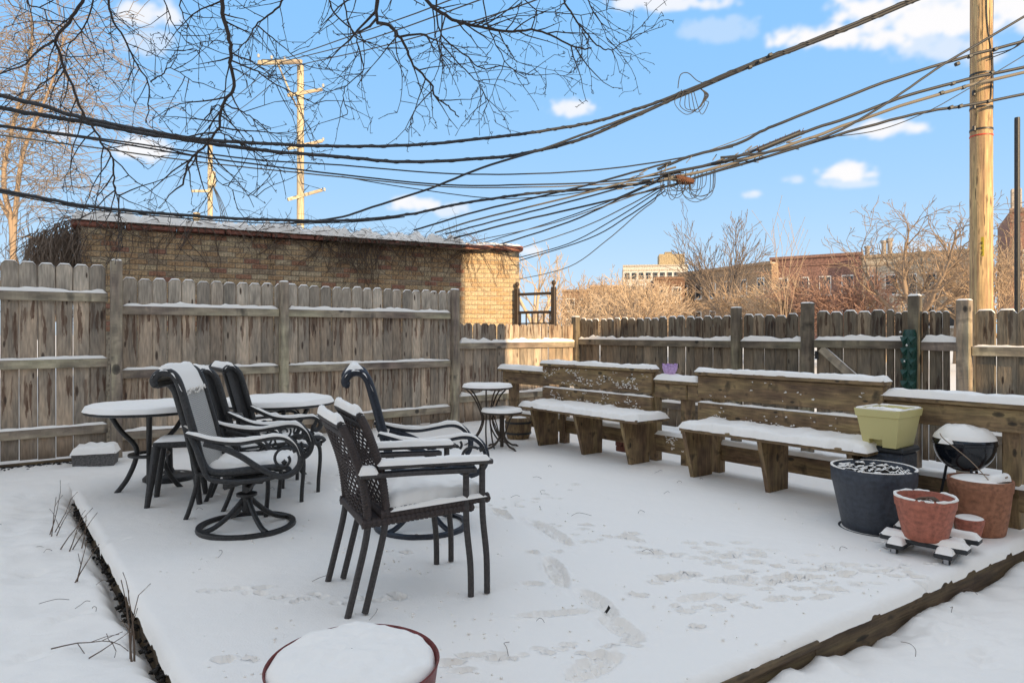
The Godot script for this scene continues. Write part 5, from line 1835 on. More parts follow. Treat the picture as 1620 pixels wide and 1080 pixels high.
			build(mb, "wire_coil", M.cable, o)

func cable(label: String, pts: Array, r: float, m: Material, twist := false, called := "overhead_cable", group := "overhead cables above the yard") -> MeshInstance3D:
	var p := []
	for q in pts: p.append(at(q[0], q[1], q[2]))
	p = smooth(p, 6)
	for i in range(1, p.size() - 1):
		p[i] += Vector3(nz.get_noise_2d(i * 40.0, r * 9000.0), nz.get_noise_2d(i * 40.0, r * 9000.0 + 300.0), 0) * r * 0.35
	var mb := MB.new()
	mb.tube(p, r, 6)
	if twist:
		var w := []
		var n := p.size() * 6
		for i in n:
			var f := float(i) / 6.0
			var a: Vector3 = p[mini(int(f), p.size() - 1)]
			var b: Vector3 = p[mini(int(f) + 1, p.size() - 1)]
			var an := i * 0.55
			w.append(a.lerp(b, f - int(f)) + Vector3(0, cos(an), sin(an)) * r * 1.05)
		mb.tube(w, r * 0.28, 4)
	var o := build(mb, called, m, self)
	tag(o, label, "cable", group)
	return o

func make_cables() -> void:
	cable("thickest cable, highest at the left edge, swooping up to the top right", [[-60, 138, 6.6], [60, 165, 7.0], [130, 186, 7.3], [300, 218, 8.0], [440, 228, 8.6], [540, 231, 9.0], [660, 229, 9.3], [790, 216, 9.4], [870, 205, 9.4], [950, 190, 9.3], [1055, 156, 9.1], [1180, 104, 8.8], [1300, 58, 8.6], [1460, -8, 8.4]], 0.021, M.cable, true)
	cable("thick cable just below the thickest one, dipping lowest over the middle of the garage", [[-60, 160, 6.7], [60, 181, 7.1], [133, 193, 7.4], [240, 213, 7.9], [400, 236, 8.5], [540, 248, 9.0], [640, 256, 9.3], [780, 249, 9.4], [850, 238, 9.4], [930, 216, 9.3], [1055, 161, 9.1], [1180, 107, 8.8], [1300, 62, 8.6], [1460, -4, 8.4]], 0.022, M.cable, true)
	cable("black cable slanting from the vines on the garage roof up to the looped wires", [[430, 356, 10.4], [530, 345, 10.2], [590, 327, 10.0], [680, 298, 9.7], [760, 266, 9.5], [860, 235, 9.3], [950, 202, 9.2], [1058, 160, 9.12], [1180, 109, 8.85], [1320, 55, 8.6]], 0.016, M.cable)
	cable("thin cable sagging in the middle between the two thick cables and the lower bundle", [[-60, 190, 7.0], [200, 225, 8.0], [400, 252, 8.8], [540, 261, 9.2], [700, 274, 9.5], [830, 275, 9.5], [950, 268, 9.3], [1065, 252, 9.0], [1160, 232, 8.8]], 0.010, M.cable)
	cable("upper of the close pair of thin cables above the garage", [[-60, 192, 7.2], [160, 222, 8.0], [330, 250, 8.7], [540, 276, 9.3], [700, 292, 9.6], [830, 292, 9.6], [960, 287, 9.4], [1080, 270, 9.0], [1200, 245, 8.8]], 0.011, M.cable)
	cable("lower of the close pair of thin cables above the garage", [[-60, 206, 7.2], [160, 235, 8.0], [330, 258, 8.7], [540, 280, 9.3], [700, 295, 9.65], [830, 296, 9.65], [960, 291, 9.4], [1080, 276, 9.0]], 0.009, M.cable_tan)
	cable("thin frayed cable branching down from the close pair above the garage", [[540, 279, 9.35], [640, 296, 9.6], [770, 313, 9.8], [860, 311, 9.7], [980, 296, 9.4], [1075, 280, 9.05]], 0.007, M.cable)
	cable("low sagging cable skimming along the snowy garage coping", [[-60, 288, 6.9], [60, 312, 7.3], [160, 329, 7.7], [330, 343, 8.3], [440, 348, 8.8], [540, 349, 9.2], [640, 340, 9.5], [730, 322, 9.7], [840, 306, 9.6], [960, 297, 9.4], [1070, 282, 9.05]], 0.019, M.cable, true)
	cable("thin cable under the low sagging one, tangled with vines", [[-60, 293, 7.0], [60, 316, 7.4], [160, 333, 7.8], [330, 348, 8.4], [440, 353, 8.9], [560, 351, 9.3], [640, 343, 9.6]], 0.008, M.cable)
	var fan := [[[655, 364, 10.8], [760, 333, 10.2], [900, 300, 9.5], [1000, 273, 9.1], [1062, 256, 9.0]], [[688, 368, 11.0], [760, 346, 10.4], [900, 312, 9.6], [1000, 285, 9.2], [1070, 264, 9.0]], [[705, 370, 11.1], [800, 345, 10.4], [920, 314, 9.6], [1010, 289, 9.2], [1078, 272, 9.0]],
		[[705, 380, 11.2], [820, 350, 10.5], [960, 318, 9.6], [1085, 287, 9.0]], [[745, 382, 11.3], [860, 357, 10.5], [950, 328, 9.7], [1050, 292, 9.1]], [[765, 384, 11.4], [870, 352, 10.5], [960, 320, 9.7], [1050, 280, 9.1]], [[780, 390, 11.5], [900, 351, 10.4], [1000, 305, 9.5], [1058, 280, 9.1]],
		[[812, 396, 11.7], [920, 360, 10.6], [1000, 322, 9.6], [1052, 292, 9.1]], [[818, 408, 11.9], [900, 385, 11.0], [980, 342, 9.9], [1047, 299, 9.15]], [[822, 412, 12.0], [930, 378, 10.8], [1000, 338, 9.8], [1052, 302, 9.15]], [[815, 443, 12.6], [900, 422, 11.6], [960, 380, 10.5], [1010, 337, 9.7], [1035, 318, 9.4], [1040, 308, 9.3], [1050, 298, 9.1]]]
	var rr := [0.014, 0.013, 0.012, 0.014, 0.007, 0.008, 0.012, 0.008, 0.008, 0.009, 0.007]
	for i in fan.size():
		cable("service wire number by height unknown" if false else ["topmost", "second from the top", "third from the top", "fourth, thicker", "fifth, hair-thin", "sixth, hair-thin", "seventh, black", "eighth, thin", "ninth, curved", "tenth, curved", "lowest, kinked"][i] + " of the wires fanning from the tangle down to the garage", fan[i], rr[i], M.cable if i % 3 != 1 else M.cable_tan)
	cable("highest heavy cable running from the wire tangle past the utility pole", [[1040, 268, 9.05], [1090, 248, 8.95], [1165, 228, 8.8], [1210, 205, 8.7], [1260, 185, 8.6], [1400, 130, 8.5], [1545, 85, 8.45], [1700, 45, 8.4]], 0.019, M.cable)
	cable("thin steel messenger just above the highest heavy cable right of the wire tangle", [[1040, 266, 9.1], [1130, 235, 8.9], [1235, 195, 8.65], [1275, 178, 8.6]], 0.006, M.cable_tan)
	cable("heavy cable with lashed splice, second below the top at the utility pole", [[1045, 276, 9.05], [1150, 253, 8.85], [1250, 216, 8.7], [1330, 190, 8.6], [1440, 150, 8.5], [1550, 121, 8.44], [1700, 90, 8.4]], 0.02, M.cable)
	cable("heavy pale cable under the lashed one at the utility pole", [[1050, 284, 9.05], [1150, 261, 8.85], [1270, 222, 8.7], [1360, 190, 8.6], [1440, 163, 8.5], [1550, 131, 8.45], [1700, 96, 8.4]], 0.02, M.cable_tan)
	cable("lowest cable at the utility pole, tied with the red band", [[1060, 295, 9.05], [1110, 278, 8.95], [1200, 252, 8.8], [1320, 215, 8.65], [1450, 180, 8.5], [1550, 163, 8.45], [1700, 132, 8.4]], 0.018, M.cable)
	cable("black cable crossing the others steeply up to the right edge", [[1140, 249, 8.75], [1230, 238, 8.6], [1320, 210, 8.5], [1400, 165, 8.4], [1480, 110, 8.35], [1550, 68, 8.3], [1700, -20, 8.2]], 0.016, M.cable)
	cable("thin drop wire rising to the pole from the lowest cable", [[1280, 219, 8.6], [1380, 208, 8.5], [1460, 180, 8.4], [1530, 142, 8.35], [1640, 76, 8.3]], 0.006, M.cable)
	for i in 3:
		cable(["highest", "middle", "lowest"][i] + " thin power line from the nearer alley pole's top arm up to the right", [[[415, 94, 26], [450, 92, 24], [540, 62, 20], [660, 20, 17], [760, -20, 15]], [[440, 99, 26], [540, 74, 21], [620, 50, 18], [780, -8, 15]], [[463, 105, 26], [520, 92, 22], [600, 74, 19], [760, 30, 16], [900, -20, 14]]][i], 0.016, M.cable, false, "power_line", "thin power lines at the alley poles")
	for i in 3:
		cable(["left", "middle", "right"][i] + "-hand thin power line running down behind the branches to the farther alley pole", [[[415, 94, 26], [340, 155, 32], [300, 190, 36], [262, 255, 60], [229, 326, 110]], [[440, 99, 26], [365, 160, 33], [318, 205, 38], [275, 262, 60], [236, 330, 110]], [[463, 105, 26], [390, 165, 33], [335, 205, 38], [292, 268, 60], [249, 333, 110]]][i], 0.016, M.cable, false, "power_line", "thin power lines at the alley poles")
	# loops, splices, clamps
	var t := thing("cable_splice", "rusty brown splice with a tangle of looped wires where the cables meet", "cable splice", Vector3.ZERO)
	var c := at(1082, 284, 9.0)
	t.position = c
	var mb := MB.new()
	mb.grain = 0
	for k in 9: mb.lathe([Vector2(0.0, -0.012), Vector2(0.06 + 0.025 * sin(k * 0.35), -0.012), Vector2(0.06 + 0.025 * sin(k * 0.35), 0.012), Vector2(0.0, 0.012)], 10, Vector3.ZERO)
	mb = MB.new()
	for k in 9:
		var x := -0.085 + 0.021 * k
		mb.tube([Vector3(x - 0.009, -0.004 * k, 0), Vector3(x + 0.009, 0.006, 0)], 0.062 + 0.024 * sin(k * 0.4), 10)
	build(mb, "splice", M.rust, t)
	mb = MB.new()
	for k in 17:
		var x0 := rng.randf_range(-0.35, 0.1)
		var x1 := x0 + rng.randf_range(0.12, 0.4)
		var dp := rng.randf_range(0.08, 0.3)
		var z := rng.randf_range(-0.05, 0.08)
		mb.tube(smooth([Vector3(x0, 0.03 - x0 * 0.3, z), Vector3(x0 + 0.02, -dp * 0.7, z), Vector3((x0 + x1) * 0.5, -dp, z), Vector3(x1 - 0.02, -dp * 0.6, z), Vector3(x1, 0.1, z)], 6), 0.0045, 4)
	build(mb, "wire_loop", M.cable, t)
	mb = MB.new()
	for k in 70:
		var e := rng.randf_range(-0.9, 1.5)
		var p := Vector3(e, 0.1 + e * 0.23 + rng.randf_range(-0.08, 0.1), rng.randf_range(-0.06, 0.08))
		mb.tube([p, p + Vector3(rng.randf_range(0.02, 0.2), rng.randf_range(-0.02, 0.09), 0)], rng.randf_range(0.003, 0.009), 4)
	tag(build(mb, "lashing", M.cable_tan, t), "", "", "", "stuff")
	mb = MB.new()
	var hx := Vector3(-0.06, -0.25, 0.03)
	for s in 3:
		var p := hx + Vector3(0.02 * s, 0, 0)
		for i in 14:
			var q := p + Vector3(rng.randf_range(-0.035, 0.035), -0.055, rng.randf_range(-0.01, 0.01))
			mb.stick(p, q, 0.0025, 0.0025, 3)
			if i % 2 == 0: mb.lump(q, Vector3(0.006, 0.008, 0.004), i)
			p = q
	build(mb, "hanging_strand", M.vine, t)
	t = thing("lashed_splice", "long dark lashed splice case on the heavy cable right of the wire tangle", "cable splice", at(1232, 224, 8.72))
	mb = MB.new()
	mb.tube([Vector3(-0.27, -0.11, 0.02), Vector3(0.27, 0.11, 0.02)], 0.035, 8)
	build(mb, "case", M.black_plastic, t)
	mb = MB.new()
	for k in 22: mb.stick(Vector3(-0.3 + 0.027 * k, -0.155 + 0.011 * k + rng.randf() * 0.02, 0.04), Vector3(-0.29 + 0.027 * k + rng.randf() * 0.03, -0.08 + 0.011 * k + rng.randf() * 0.02, 0.045), 0.004, 0.004, 3)
	tag(build(mb, "lashing", M.rust, t), "", "", "", "stuff")
	t = thing("wire_loops", "springy loops of spare black wire on the upper thick cables", "wire loops", at(1090, 150, 9.05))
	mb = MB.new()
	for k in 6: mb.tube(smooth([Vector3(-0.1 + 0.03 * k, 0.06, 0.03), Vector3(-0.2 + 0.07 * k, -0.12 - 0.03 * k, 0.05), Vector3(-0.05 + 0.06 * k, -0.27 + 0.03 * k, 0.04), Vector3(0.12 + 0.02 * k, -0.18 + 0.02 * k, 0.02), Vector3(0.2 + 0.01 * k, 0.0, 0.03), Vector3(0.1, 0.1, 0.03)], 6), 0.005, 4)
	mb.tube(smooth([Vector3(-0.15, 0.08, 0.02), Vector3(-0.12, 0.25, 0.03), Vector3(-0.02, 0.28, 0.03), Vector3(0.1, 0.18, 0.03), Vector3(0.2, 0.14, 0.03)], 6), 0.006, 4)
	build(mb, "loop", M.cable, t)
	var clamps := [[1219, 87, 8.7, "highest of three on the upper thick cables"], [1203, 97, 8.72, "middle one of three on the upper thick cables"], [1187, 106, 8.75, "lowest of three on the upper thick cables"], [1270, 210, 8.7, "just right of the lashed splice case"], [1162, 250, 8.85, "between the wire tangle and the lashed splice case"], [1145, 255, 8.86, "next to the wire tangle on its right"], [1508, 132, 8.46, "on the lashed cable left of the utility pole"], [1515, 101, 8.46, "on the highest heavy cable left of the utility pole"], [1505, 170, 8.45, "farther left of two on the lowest cable before the pole"], [1520, 168, 8.45, "nearer the pole of two on the lowest cable"], [1570, 115, 8.43, "on the lashed cable at the pole's right side"], [1565, 160, 8.44, "on the lowest cable right of the red band"], [1575, 78, 8.43, "on the highest heavy cable right of the pole"], [1490, 147, 8.47, "on the pale cable left of the utility pole"], [1525, 138, 8.46, "on the pale cable against the pole"], [1535, 89, 8.45, "on the highest heavy cable against the pole"]]
	for q in clamps:
		mb = MB.new()
		mb.box(Transform3D(Basis(Vector3(0, 0, 1), 0.35), Vector3.ZERO), Vector3(0.055, 0.045, 0.05), 0.008)
		var o := build(mb, "cable_clamp", M.black_plastic, self)
		o.position = at(q[0], q[1], q[2])
		tag(o, "small dark cable clamp " + q[3], "clamp", "clamps on the overhead cables")

# ---------------------------------------------------------------- trees
func grow(mb: MB, p: Vector3, d: Vector3, length: float, r: float, lvl: int, o: Dictionary) -> void:
	var segs := maxi(2, int(length / o.seg))
	segs = mini(segs, 9)
	var zig := 1.0
	for i in segs:
		var j := Vector3(rng.randf_range(-1, 1), rng.randf_range(-1, 1), rng.randf_range(-1, 1))
		d = (d + j * o.wig * (1.0 if lvl > 0 else 0.45) + Vector3(0, o.up, 0)).normalized()
		var q: Vector3 = p + d * length / segs
		var r1 := r * (1.0 - 0.75 * float(i + 1) / segs)
		if o.has("tint"): mb.col = o.tint * (1.0 - 0.0 * lvl)
		mb.stick(p, q, r * (1.0 - 0.75 * float(i) / segs), maxf(r1, o.thin), 5 if lvl == 0 else 3)
		if lvl < o.levels and i >= (1 if lvl == 0 else 0):
			var kids: float = o.kids
			while kids > 0.0:
				if rng.randf() < kids:
					var ax := Vector3(rng.randf_range(-1, 1), rng.randf_range(-1, 1), rng.randf_range(-1, 1)).cross(d).normalized()
					if ax.length() > 0.1:
						var nd := d.rotated(ax, o.ang * rng.randf_range(0.6, 1.3))
						grow(mb, q, nd, length * o.shrink * rng.randf_range(0.6, 1.1) * (1.0 - 0.35 * float(i) / segs), maxf(r1 * 0.75, o.thin), lvl + 1, o)
				kids -= 1.0
		if o.has("spur") and rng.randf() < o.spur: mb.stick(q, q + Vector3(rng.randf_range(-1, 1), rng.randf_range(-1, 1), rng.randf_range(-1, 1)) * 0.018, maxf(r1, o.thin) * 1.3, 0.0016, 3)
		p = q

func bare_tree(label: String, base: Vector3, height: float, trunks: int, o: Dictionary, sd: int, group := "bare trees beyond the fences") -> void:
	rng.seed = sd
	var t := thing("bare_tree", label, "tree", base, 0.0, group)
	var tr := MB.new()
	var cr := MB.new()
	tr.col = o.tint
	cr.col = o.tint
	for k in trunks:
		var lean := Vector3(rng.randf_range(-0.3, 0.3), 1, rng.randf_range(-0.3, 0.3)) if trunks > 1 else Vector3(rng.randf_range(-0.05, 0.05), 1, 0)
		var hh: float = height * o.bole
		var top := lean.normalized() * hh
		tr.tube(smooth([Vector3(lean.x * 0.15, -0.3, 0), top * 0.5 + Vector3(rng.randf_range(-0.1, 0.1), 0, 0), top], 3), [o.r * 1.2, o.r * 1.1, o.r, o.r, o.r, o.r * 0.95, o.r * 0.9], 7)
		for b in o.limbs:
			var an: float = TAU * (b + rng.randf() * 0.6) / o.limbs
			var nd: Vector3 = Vector3(cos(an) * o.spread, 1.0, sin(an) * o.spread).normalized()
			grow(cr, top * rng.randf_range(o.get("low", 0.8), 1.0), nd, (height - hh) * o.reach * rng.randf_range(0.8, 1.15), o.r * 0.6, 0, o)
	build(tr, "trunk", M.twig, t)
	tag(build(cr, "crown", M.twig, t), "", "", "", "stuff")

func make_trees() -> void:
	var tan := Color(0.44, 0.31, 0.2)
	var pale := Color(0.56, 0.42, 0.29)
	var grey := Color(0.2, 0.155, 0.12)
	var shrub := {"seg": 0.3, "wig": 0.26, "up": 0.03, "levels": 3, "kids": 1.42, "ang": 0.6, "shrink": 0.62, "thin": 0.011, "bole": 0.16, "r": 0.09, "limbs": 6, "spread": 0.8, "reach": 0.7, "tint": tan}
	var vase := {"seg": 0.5, "wig": 0.12, "up": 0.05, "levels": 3, "kids": 1.4, "ang": 0.45, "shrink": 0.62, "thin": 0.015, "bole": 0.3, "r": 0.16, "limbs": 6, "spread": 0.62, "reach": 0.74, "tint": grey}
	var g := func(px: float, z: float) -> Vector3: return at(px, HZ, z) * Vector3(1, 0, 1)
	var L := [
		["slender vase-shaped bare tree right beside the garage's sunlit end", 848, 30.0, 5.0, 1, vase, pale, 101],
		["spreading tan bare tree behind the trellis, with a broken dark snag", 928, 42.0, 5.6, 1, shrub, tan, 102],
		["low pale brush of twigs just right of the trellis", 905, 26.0, 2.6, 3, shrub, pale, 103],
		["bushy tan shrub in front of the brown row, left of the white apartment block", 960, 34.0, 3.9, 3, shrub, tan, 104],
		["palest dense twiggy shrub below the white apartment block", 1003, 30.0, 3.9, 3, shrub, pale, 105],
		["small dark bare tree between the pale shrub and the tan brick house", 985, 24.0, 2.5, 1, shrub, grey, 106],
		["thin shrub in front of the tan brick house's first windows", 1050, 38.0, 4.2, 2, shrub, tan, 107],
		["tall vase-shaped grey tree rising above the tan brick house's roof", 1145, 46.0, 8.3, 1, vase, grey, 108],
		["twiggy tan tree covering the middle of the tan brick house", 1190, 36.0, 4.3, 2, shrub, tan, 109],
		["broad pale shrub where the tan house meets the red house", 1255, 32.0, 4.2, 3, shrub, pale, 110],
		["reddish multi-stemmed shrub before the red house", 1325, 30.0, 4.3, 4, shrub, Color(0.38, 0.23, 0.17), 111],
		["tall wiry saplings sticking up above the red house's roof", 1243, 27.0, 5.5, 2, vase, tan, 112],
		["large gnarled grey-brown tree before the cream stone house", 1455, 27.0, 7.4, 1, shrub, Color(0.28, 0.2, 0.14), 113],
		["wide bare tree directly left of the utility pole", 1515, 34.0, 8.2, 1, shrub, Color(0.27, 0.2, 0.14), 114],
		["bare tree between the utility pole and the steel post", 1590, 26.0, 5.2, 1, shrub, tan, 115],
		["thin brush at the foot of the cream stone house", 1400, 36.0, 3.2, 3, shrub, pale, 116],
	]
	for q in L:
		var o: Dictionary = q[5].duplicate()
		o.tint = q[6]
		o.thin = q[2] * 0.0004
		if q[7] == 113 or q[7] == 114:
			o.wig = 0.42; o.spread = 1.2; o.r = 0.17; o.levels = 4; o.kids = 0.92; o.bole = 0.25
		if q[7] == 112:
			o.limbs = 3; o.levels = 1; o.spread = 0.2; o.r = 0.02; o.reach = 0.95; o.thin *= 0.8; o.kids = 0.8
		bare_tree(q[0], g.call(q[1], q[2]), q[3] * 1.0, q[4], o, q[7])
	# drooping birch-like tree at the far left, behind the garage
	var droop := {"seg": 0.22, "wig": 0.16, "up": -0.085, "levels": 2, "kids": 0.75, "ang": 0.6, "shrink": 0.62, "thin": 0.0068}
	rng.seed = 211
	var bt := thing("bare_tree", "pale slender twin-trunked birch with fine drooping twigs at the left edge, behind the garage", "tree", at(20, HZ, 16.0) * Vector3(1, 0, 1), 0.0, "bare trees beyond the fences")
	var btm := MB.new()
	var btw := MB.new()
	btm.col = Color(0.36, 0.26, 0.18)
	btw.col = Color(0.27, 0.21, 0.16)
	for q in [[[[20, 545, 16], [20, 420, 16], [17, 350, 16], [6, 300, 16], [8, 250, 16.2], [22, 190, 16.3], [38, 130, 16.4], [50, 70, 16.5], [48, 20, 16.6]], 0.075], [[[20, 400, 16], [24, 330, 16], [34, 250, 16], [52, 200, 15.9], [70, 160, 15.8], [88, 110, 15.7], [100, 60, 15.6]], 0.06], [[[17, 350, 16], [0, 320, 16.2], [-20, 270, 16.3], [-30, 180, 16.5], [-20, 80, 16.6]], 0.05], [[[34, 258, 16], [62, 262, 15.8], [95, 285, 15.6]], 0.022], [[[52, 200, 15.9], [80, 215, 15.7], [118, 245, 15.5]], 0.02], [[[22, 190, 16.3], [50, 150, 16.2], [90, 140, 16], [130, 170, 15.8]], 0.022]]:
		var pts := []
		for a in q[0]: pts.append(at(a[0], a[1], a[2]) - bt.position)
		pts = smooth(pts, 5)
		var rr := []
		for i in pts.size(): rr.append(q[1] * (1.0 - 0.75 * i / (pts.size() - 1)))
		btm.tube(pts, rr, 6)
		for i in range(8, pts.size()):
			for k in 3:
				var d := Vector3(rng.randf_range(-1, 1), rng.randf_range(-0.1, 0.7), rng.randf_range(-0.6, 0.6)).normalized()
				grow(btw, pts[i], d, rng.randf_range(0.7, 2.0), 0.011, 0, droop)
	build(btm, "trunk", M.twig, bt)
	tag(build(btw, "crown", M.twig, bt), "", "", "", "stuff")
	var vasel := vase.duplicate()
	vasel.tint = grey
	vasel.thin = 0.009
	bare_tree("small dark bare tree at the left edge, behind the ivy-covered garage corner", g.call(75, 22.0), 4.6, 2, vasel, 212)
	# the tree whose branches hang into the top of the picture; its trunk stands behind the camera
	rng.seed = 300
	var t := thing("overhanging_tree", "dark bare branches of a yard tree hanging into the top of the picture", "tree", Vector3(-1.4, 0, 2.2), 0.0)
	var root := Vector3(-1.4, 0, 2.2)
	var mb := MB.new()
	mb.tube(smooth([Vector3(0, -0.3, 0), Vector3(0.05, 2.0, 0), Vector3(-0.1, 4.2, -0.2), Vector3(0, 6.0, -0.8)], 5), 0.19, 12)
	build(mb, "trunk", M.bark, t)
	var tw := {"seg": 0.06, "wig": 0.55, "up": -0.02, "levels": 2, "kids": 0.42, "ang": 1.0, "shrink": 0.5, "thin": 0.0019, "spur": 0.5}
	var mains := [
		[[[150, -40, 3.6], [128, 2, 3.7], [108, 35, 3.7], [88, 62, 3.8], [98, 98, 3.8], [118, 145, 3.8], [135, 185, 3.8], [160, 225, 3.8], [175, 245, 3.8], [180, 275, 3.8], [181, 302, 3.8], [190, 310, 3.8]], 0.0125],
		[[[88, 62, 3.8], [60, 80, 3.7], [30, 105, 3.6], [-20, 125, 3.5]], 0.009],
		[[[98, 105, 3.8], [70, 130, 3.9], [40, 145, 4.0], [-10, 150, 4.0]], 0.006],
		[[[150, -30, 4.0], [145, 10, 4.0], [128, 50, 4.0], [108, 70, 4.0], [104, 95, 4.0]], 0.007],
		[[[165, -50, 4.1], [172, 4, 4.1], [180, 35, 4.1], [200, 68, 4.1], [215, 100, 4.15], [235, 130, 4.15], [235, 165, 4.2], [231, 195, 4.2]], 0.0095],
		[[[237, 128, 4.15], [255, 120, 4.1], [268, 108, 4.1], [300, 125, 4.0], [315, 133, 4.0]], 0.006],
		[[[352, -60, 3.9], [351, 2, 3.9], [356, 40, 3.9], [364, 70, 3.9], [364, 98, 3.9], [369, 135, 3.9], [358, 157, 3.9], [349, 175, 3.9], [346, 200, 3.9], [320, 235, 3.9], [300, 252, 3.9], [290, 290, 3.9]], 0.0165],
		[[[364, 96, 3.9], [400, 110, 3.9], [425, 125, 4.0], [480, 155, 4.0], [505, 165, 4.0]], 0.007],
		[[[352, 163, 3.9], [385, 178, 3.9], [405, 190, 3.9], [430, 205, 4.0]], 0.007],
		[[[346, 205, 3.9], [360, 215, 3.9], [400, 240, 4.0], [450, 275, 4.0]], 0.006],
		[[[349, 168, 3.9], [334, 168, 3.9], [336, 190, 3.9], [345, 210, 3.9]], 0.005],
		[[[330, 215, 3.9], [330, 250, 4.0], [345, 285, 4.0], [375, 303, 4.0], [405, 311, 4.0]], 0.005],
		[[[470, -40, 4.2], [446, 2, 4.2], [425, 25, 4.2], [403, 40, 4.2], [390, 65, 4.1], [367, 85, 4.0]], 0.009],
		[[[405, 40, 4.2], [430, 60, 4.3], [460, 85, 4.3], [490, 110, 4.3]], 0.006],
		[[[510, -40, 4.4], [522, 5, 4.4], [535, 30, 4.4], [560, 50, 4.4], [566, 75, 4.4], [575, 110, 4.5], [552, 130, 4.5], [543, 150, 4.5], [550, 180, 4.5]], 0.008],
		[[[596, -70, 3.4], [596, -10, 3.4], [596, 36, 3.4]], 0.022],
		[[[598, 36, 3.4], [615, 42, 3.5], [630, 55, 3.5], [645, 80, 3.6], [655, 105, 3.7], [680, 130, 3.8], [690, 155, 3.8], [710, 168, 3.8], [725, 185, 3.8]], 0.012],
		[[[632, 57, 3.5], [665, 55, 3.5], [690, 65, 3.6], [700, 90, 3.7]], 0.008],
		[[[640, -50, 3.8], [670, -5, 3.8], [690, 14, 3.8], [710, 28, 3.8], [735, 38, 3.85], [770, 44, 3.9], [810, 49, 3.9], [850, 47, 4.0], [880, 60, 4.0], [910, 75, 4.0], [935, 78, 4.0]], 0.014],
		[[[690, -50, 4.1], [692, 30, 4.1], [705, 62, 4.1], [740, 90, 4.1], [760, 108, 4.1], [800, 105, 4.0], [835, 125, 4.0]], 0.008],
		[[[765, -60, 4.3], [767, 20, 4.3], [780, 60, 4.3], [805, 105, 4.3], [830, 118, 4.3]], 0.007],
		[[[700, 70, 4.1], [735, 110, 4.2], [755, 130, 4.2], [770, 160, 4.2]], 0.006],
		[[[880, -50, 4.2], [895, 5, 4.2], [910, 30, 4.2], [925, 50, 4.2], [945, 70, 4.2], [962, 79, 4.2], [985, 68, 4.2], [1006, 56, 4.2]], 0.0085],
		[[[920, -40, 4.4], [935, 10, 4.4], [950, 35, 4.4], [962, 65, 4.4]], 0.006],
		[[[800, -40, 4.5], [840, 10, 4.5], [880, 20, 4.5], [930, 22, 4.5], [965, 12, 4.5]], 0.006],
		[[[540, -40, 4.0], [548, 20, 4.0], [560, 55, 4.1], [590, 70, 4.1], [620, 80, 4.1]], 0.007],
		[[[30, -40, 3.4], [45, 5, 3.4], [70, 15, 3.4], [110, 30, 3.5]], 0.006],
		[[[250, -40, 4.5], [262, 10, 4.5], [275, 40, 4.5], [300, 70, 4.5], [310, 80, 4.5]], 0.006],
		[[[290, -40, 4.3], [285, 10, 4.3], [300, 45, 4.3], [318, 70, 4.3], [312, 85, 4.3]], 0.006],
	]
	var limb := MB.new()
	var twigs := MB.new()
	for q in mains:
		var pts := []
		for a in q[0]: pts.append(at(a[0], a[1], a[2]) - root)
		if q[0][0][1] < -20:
			limb.tube(smooth([Vector3(0, 5.6, -0.7), (Vector3(0, 6.0, -0.7) + pts[0] * 1.0) * 0.5 + Vector3(0, 0.9, 0), pts[0] + Vector3(0, 0.25, 0.1), pts[0]], 6), q[1] * 1.35, 6)
		var sp := smooth(pts, 4)
		var rr := []
		for i in sp.size():
			sp[i] += Vector3(rng.randf_range(-1, 1), rng.randf_range(-1, 1), rng.randf_range(-1, 1)) * 0.006
			rr.append(q[1] * 0.78 * (1.0 - 0.62 * i / (sp.size() - 1)))
		limb.tube(sp, rr, 6)
		for i in range(2, sp.size()):
			var p: Vector3 = sp[i]
			if rng.randf() < 0.52:
				var dir: Vector3 = (sp[i] - sp[i - 1]).normalized()
				var ax := Vector3(rng.randf_range(-0.4, 0.4), rng.randf_range(-0.4, 0.4), rng.randf_range(-1, 1))
				ax.z = signf(ax.z) * maxf(0.5, absf(ax.z))
				var nd := dir.rotated(ax.normalized(), rng.randf_range(0.6, 1.3))
				grow(twigs, p, nd, rng.randf_range(0.14, 0.5), maxf(q[1] * 0.32, 0.003), 0, tw)
	build(limb, "branch", M.bark, t)
	tag(build(twigs, "twigs", M.bark, t), "", "", "", "stuff")

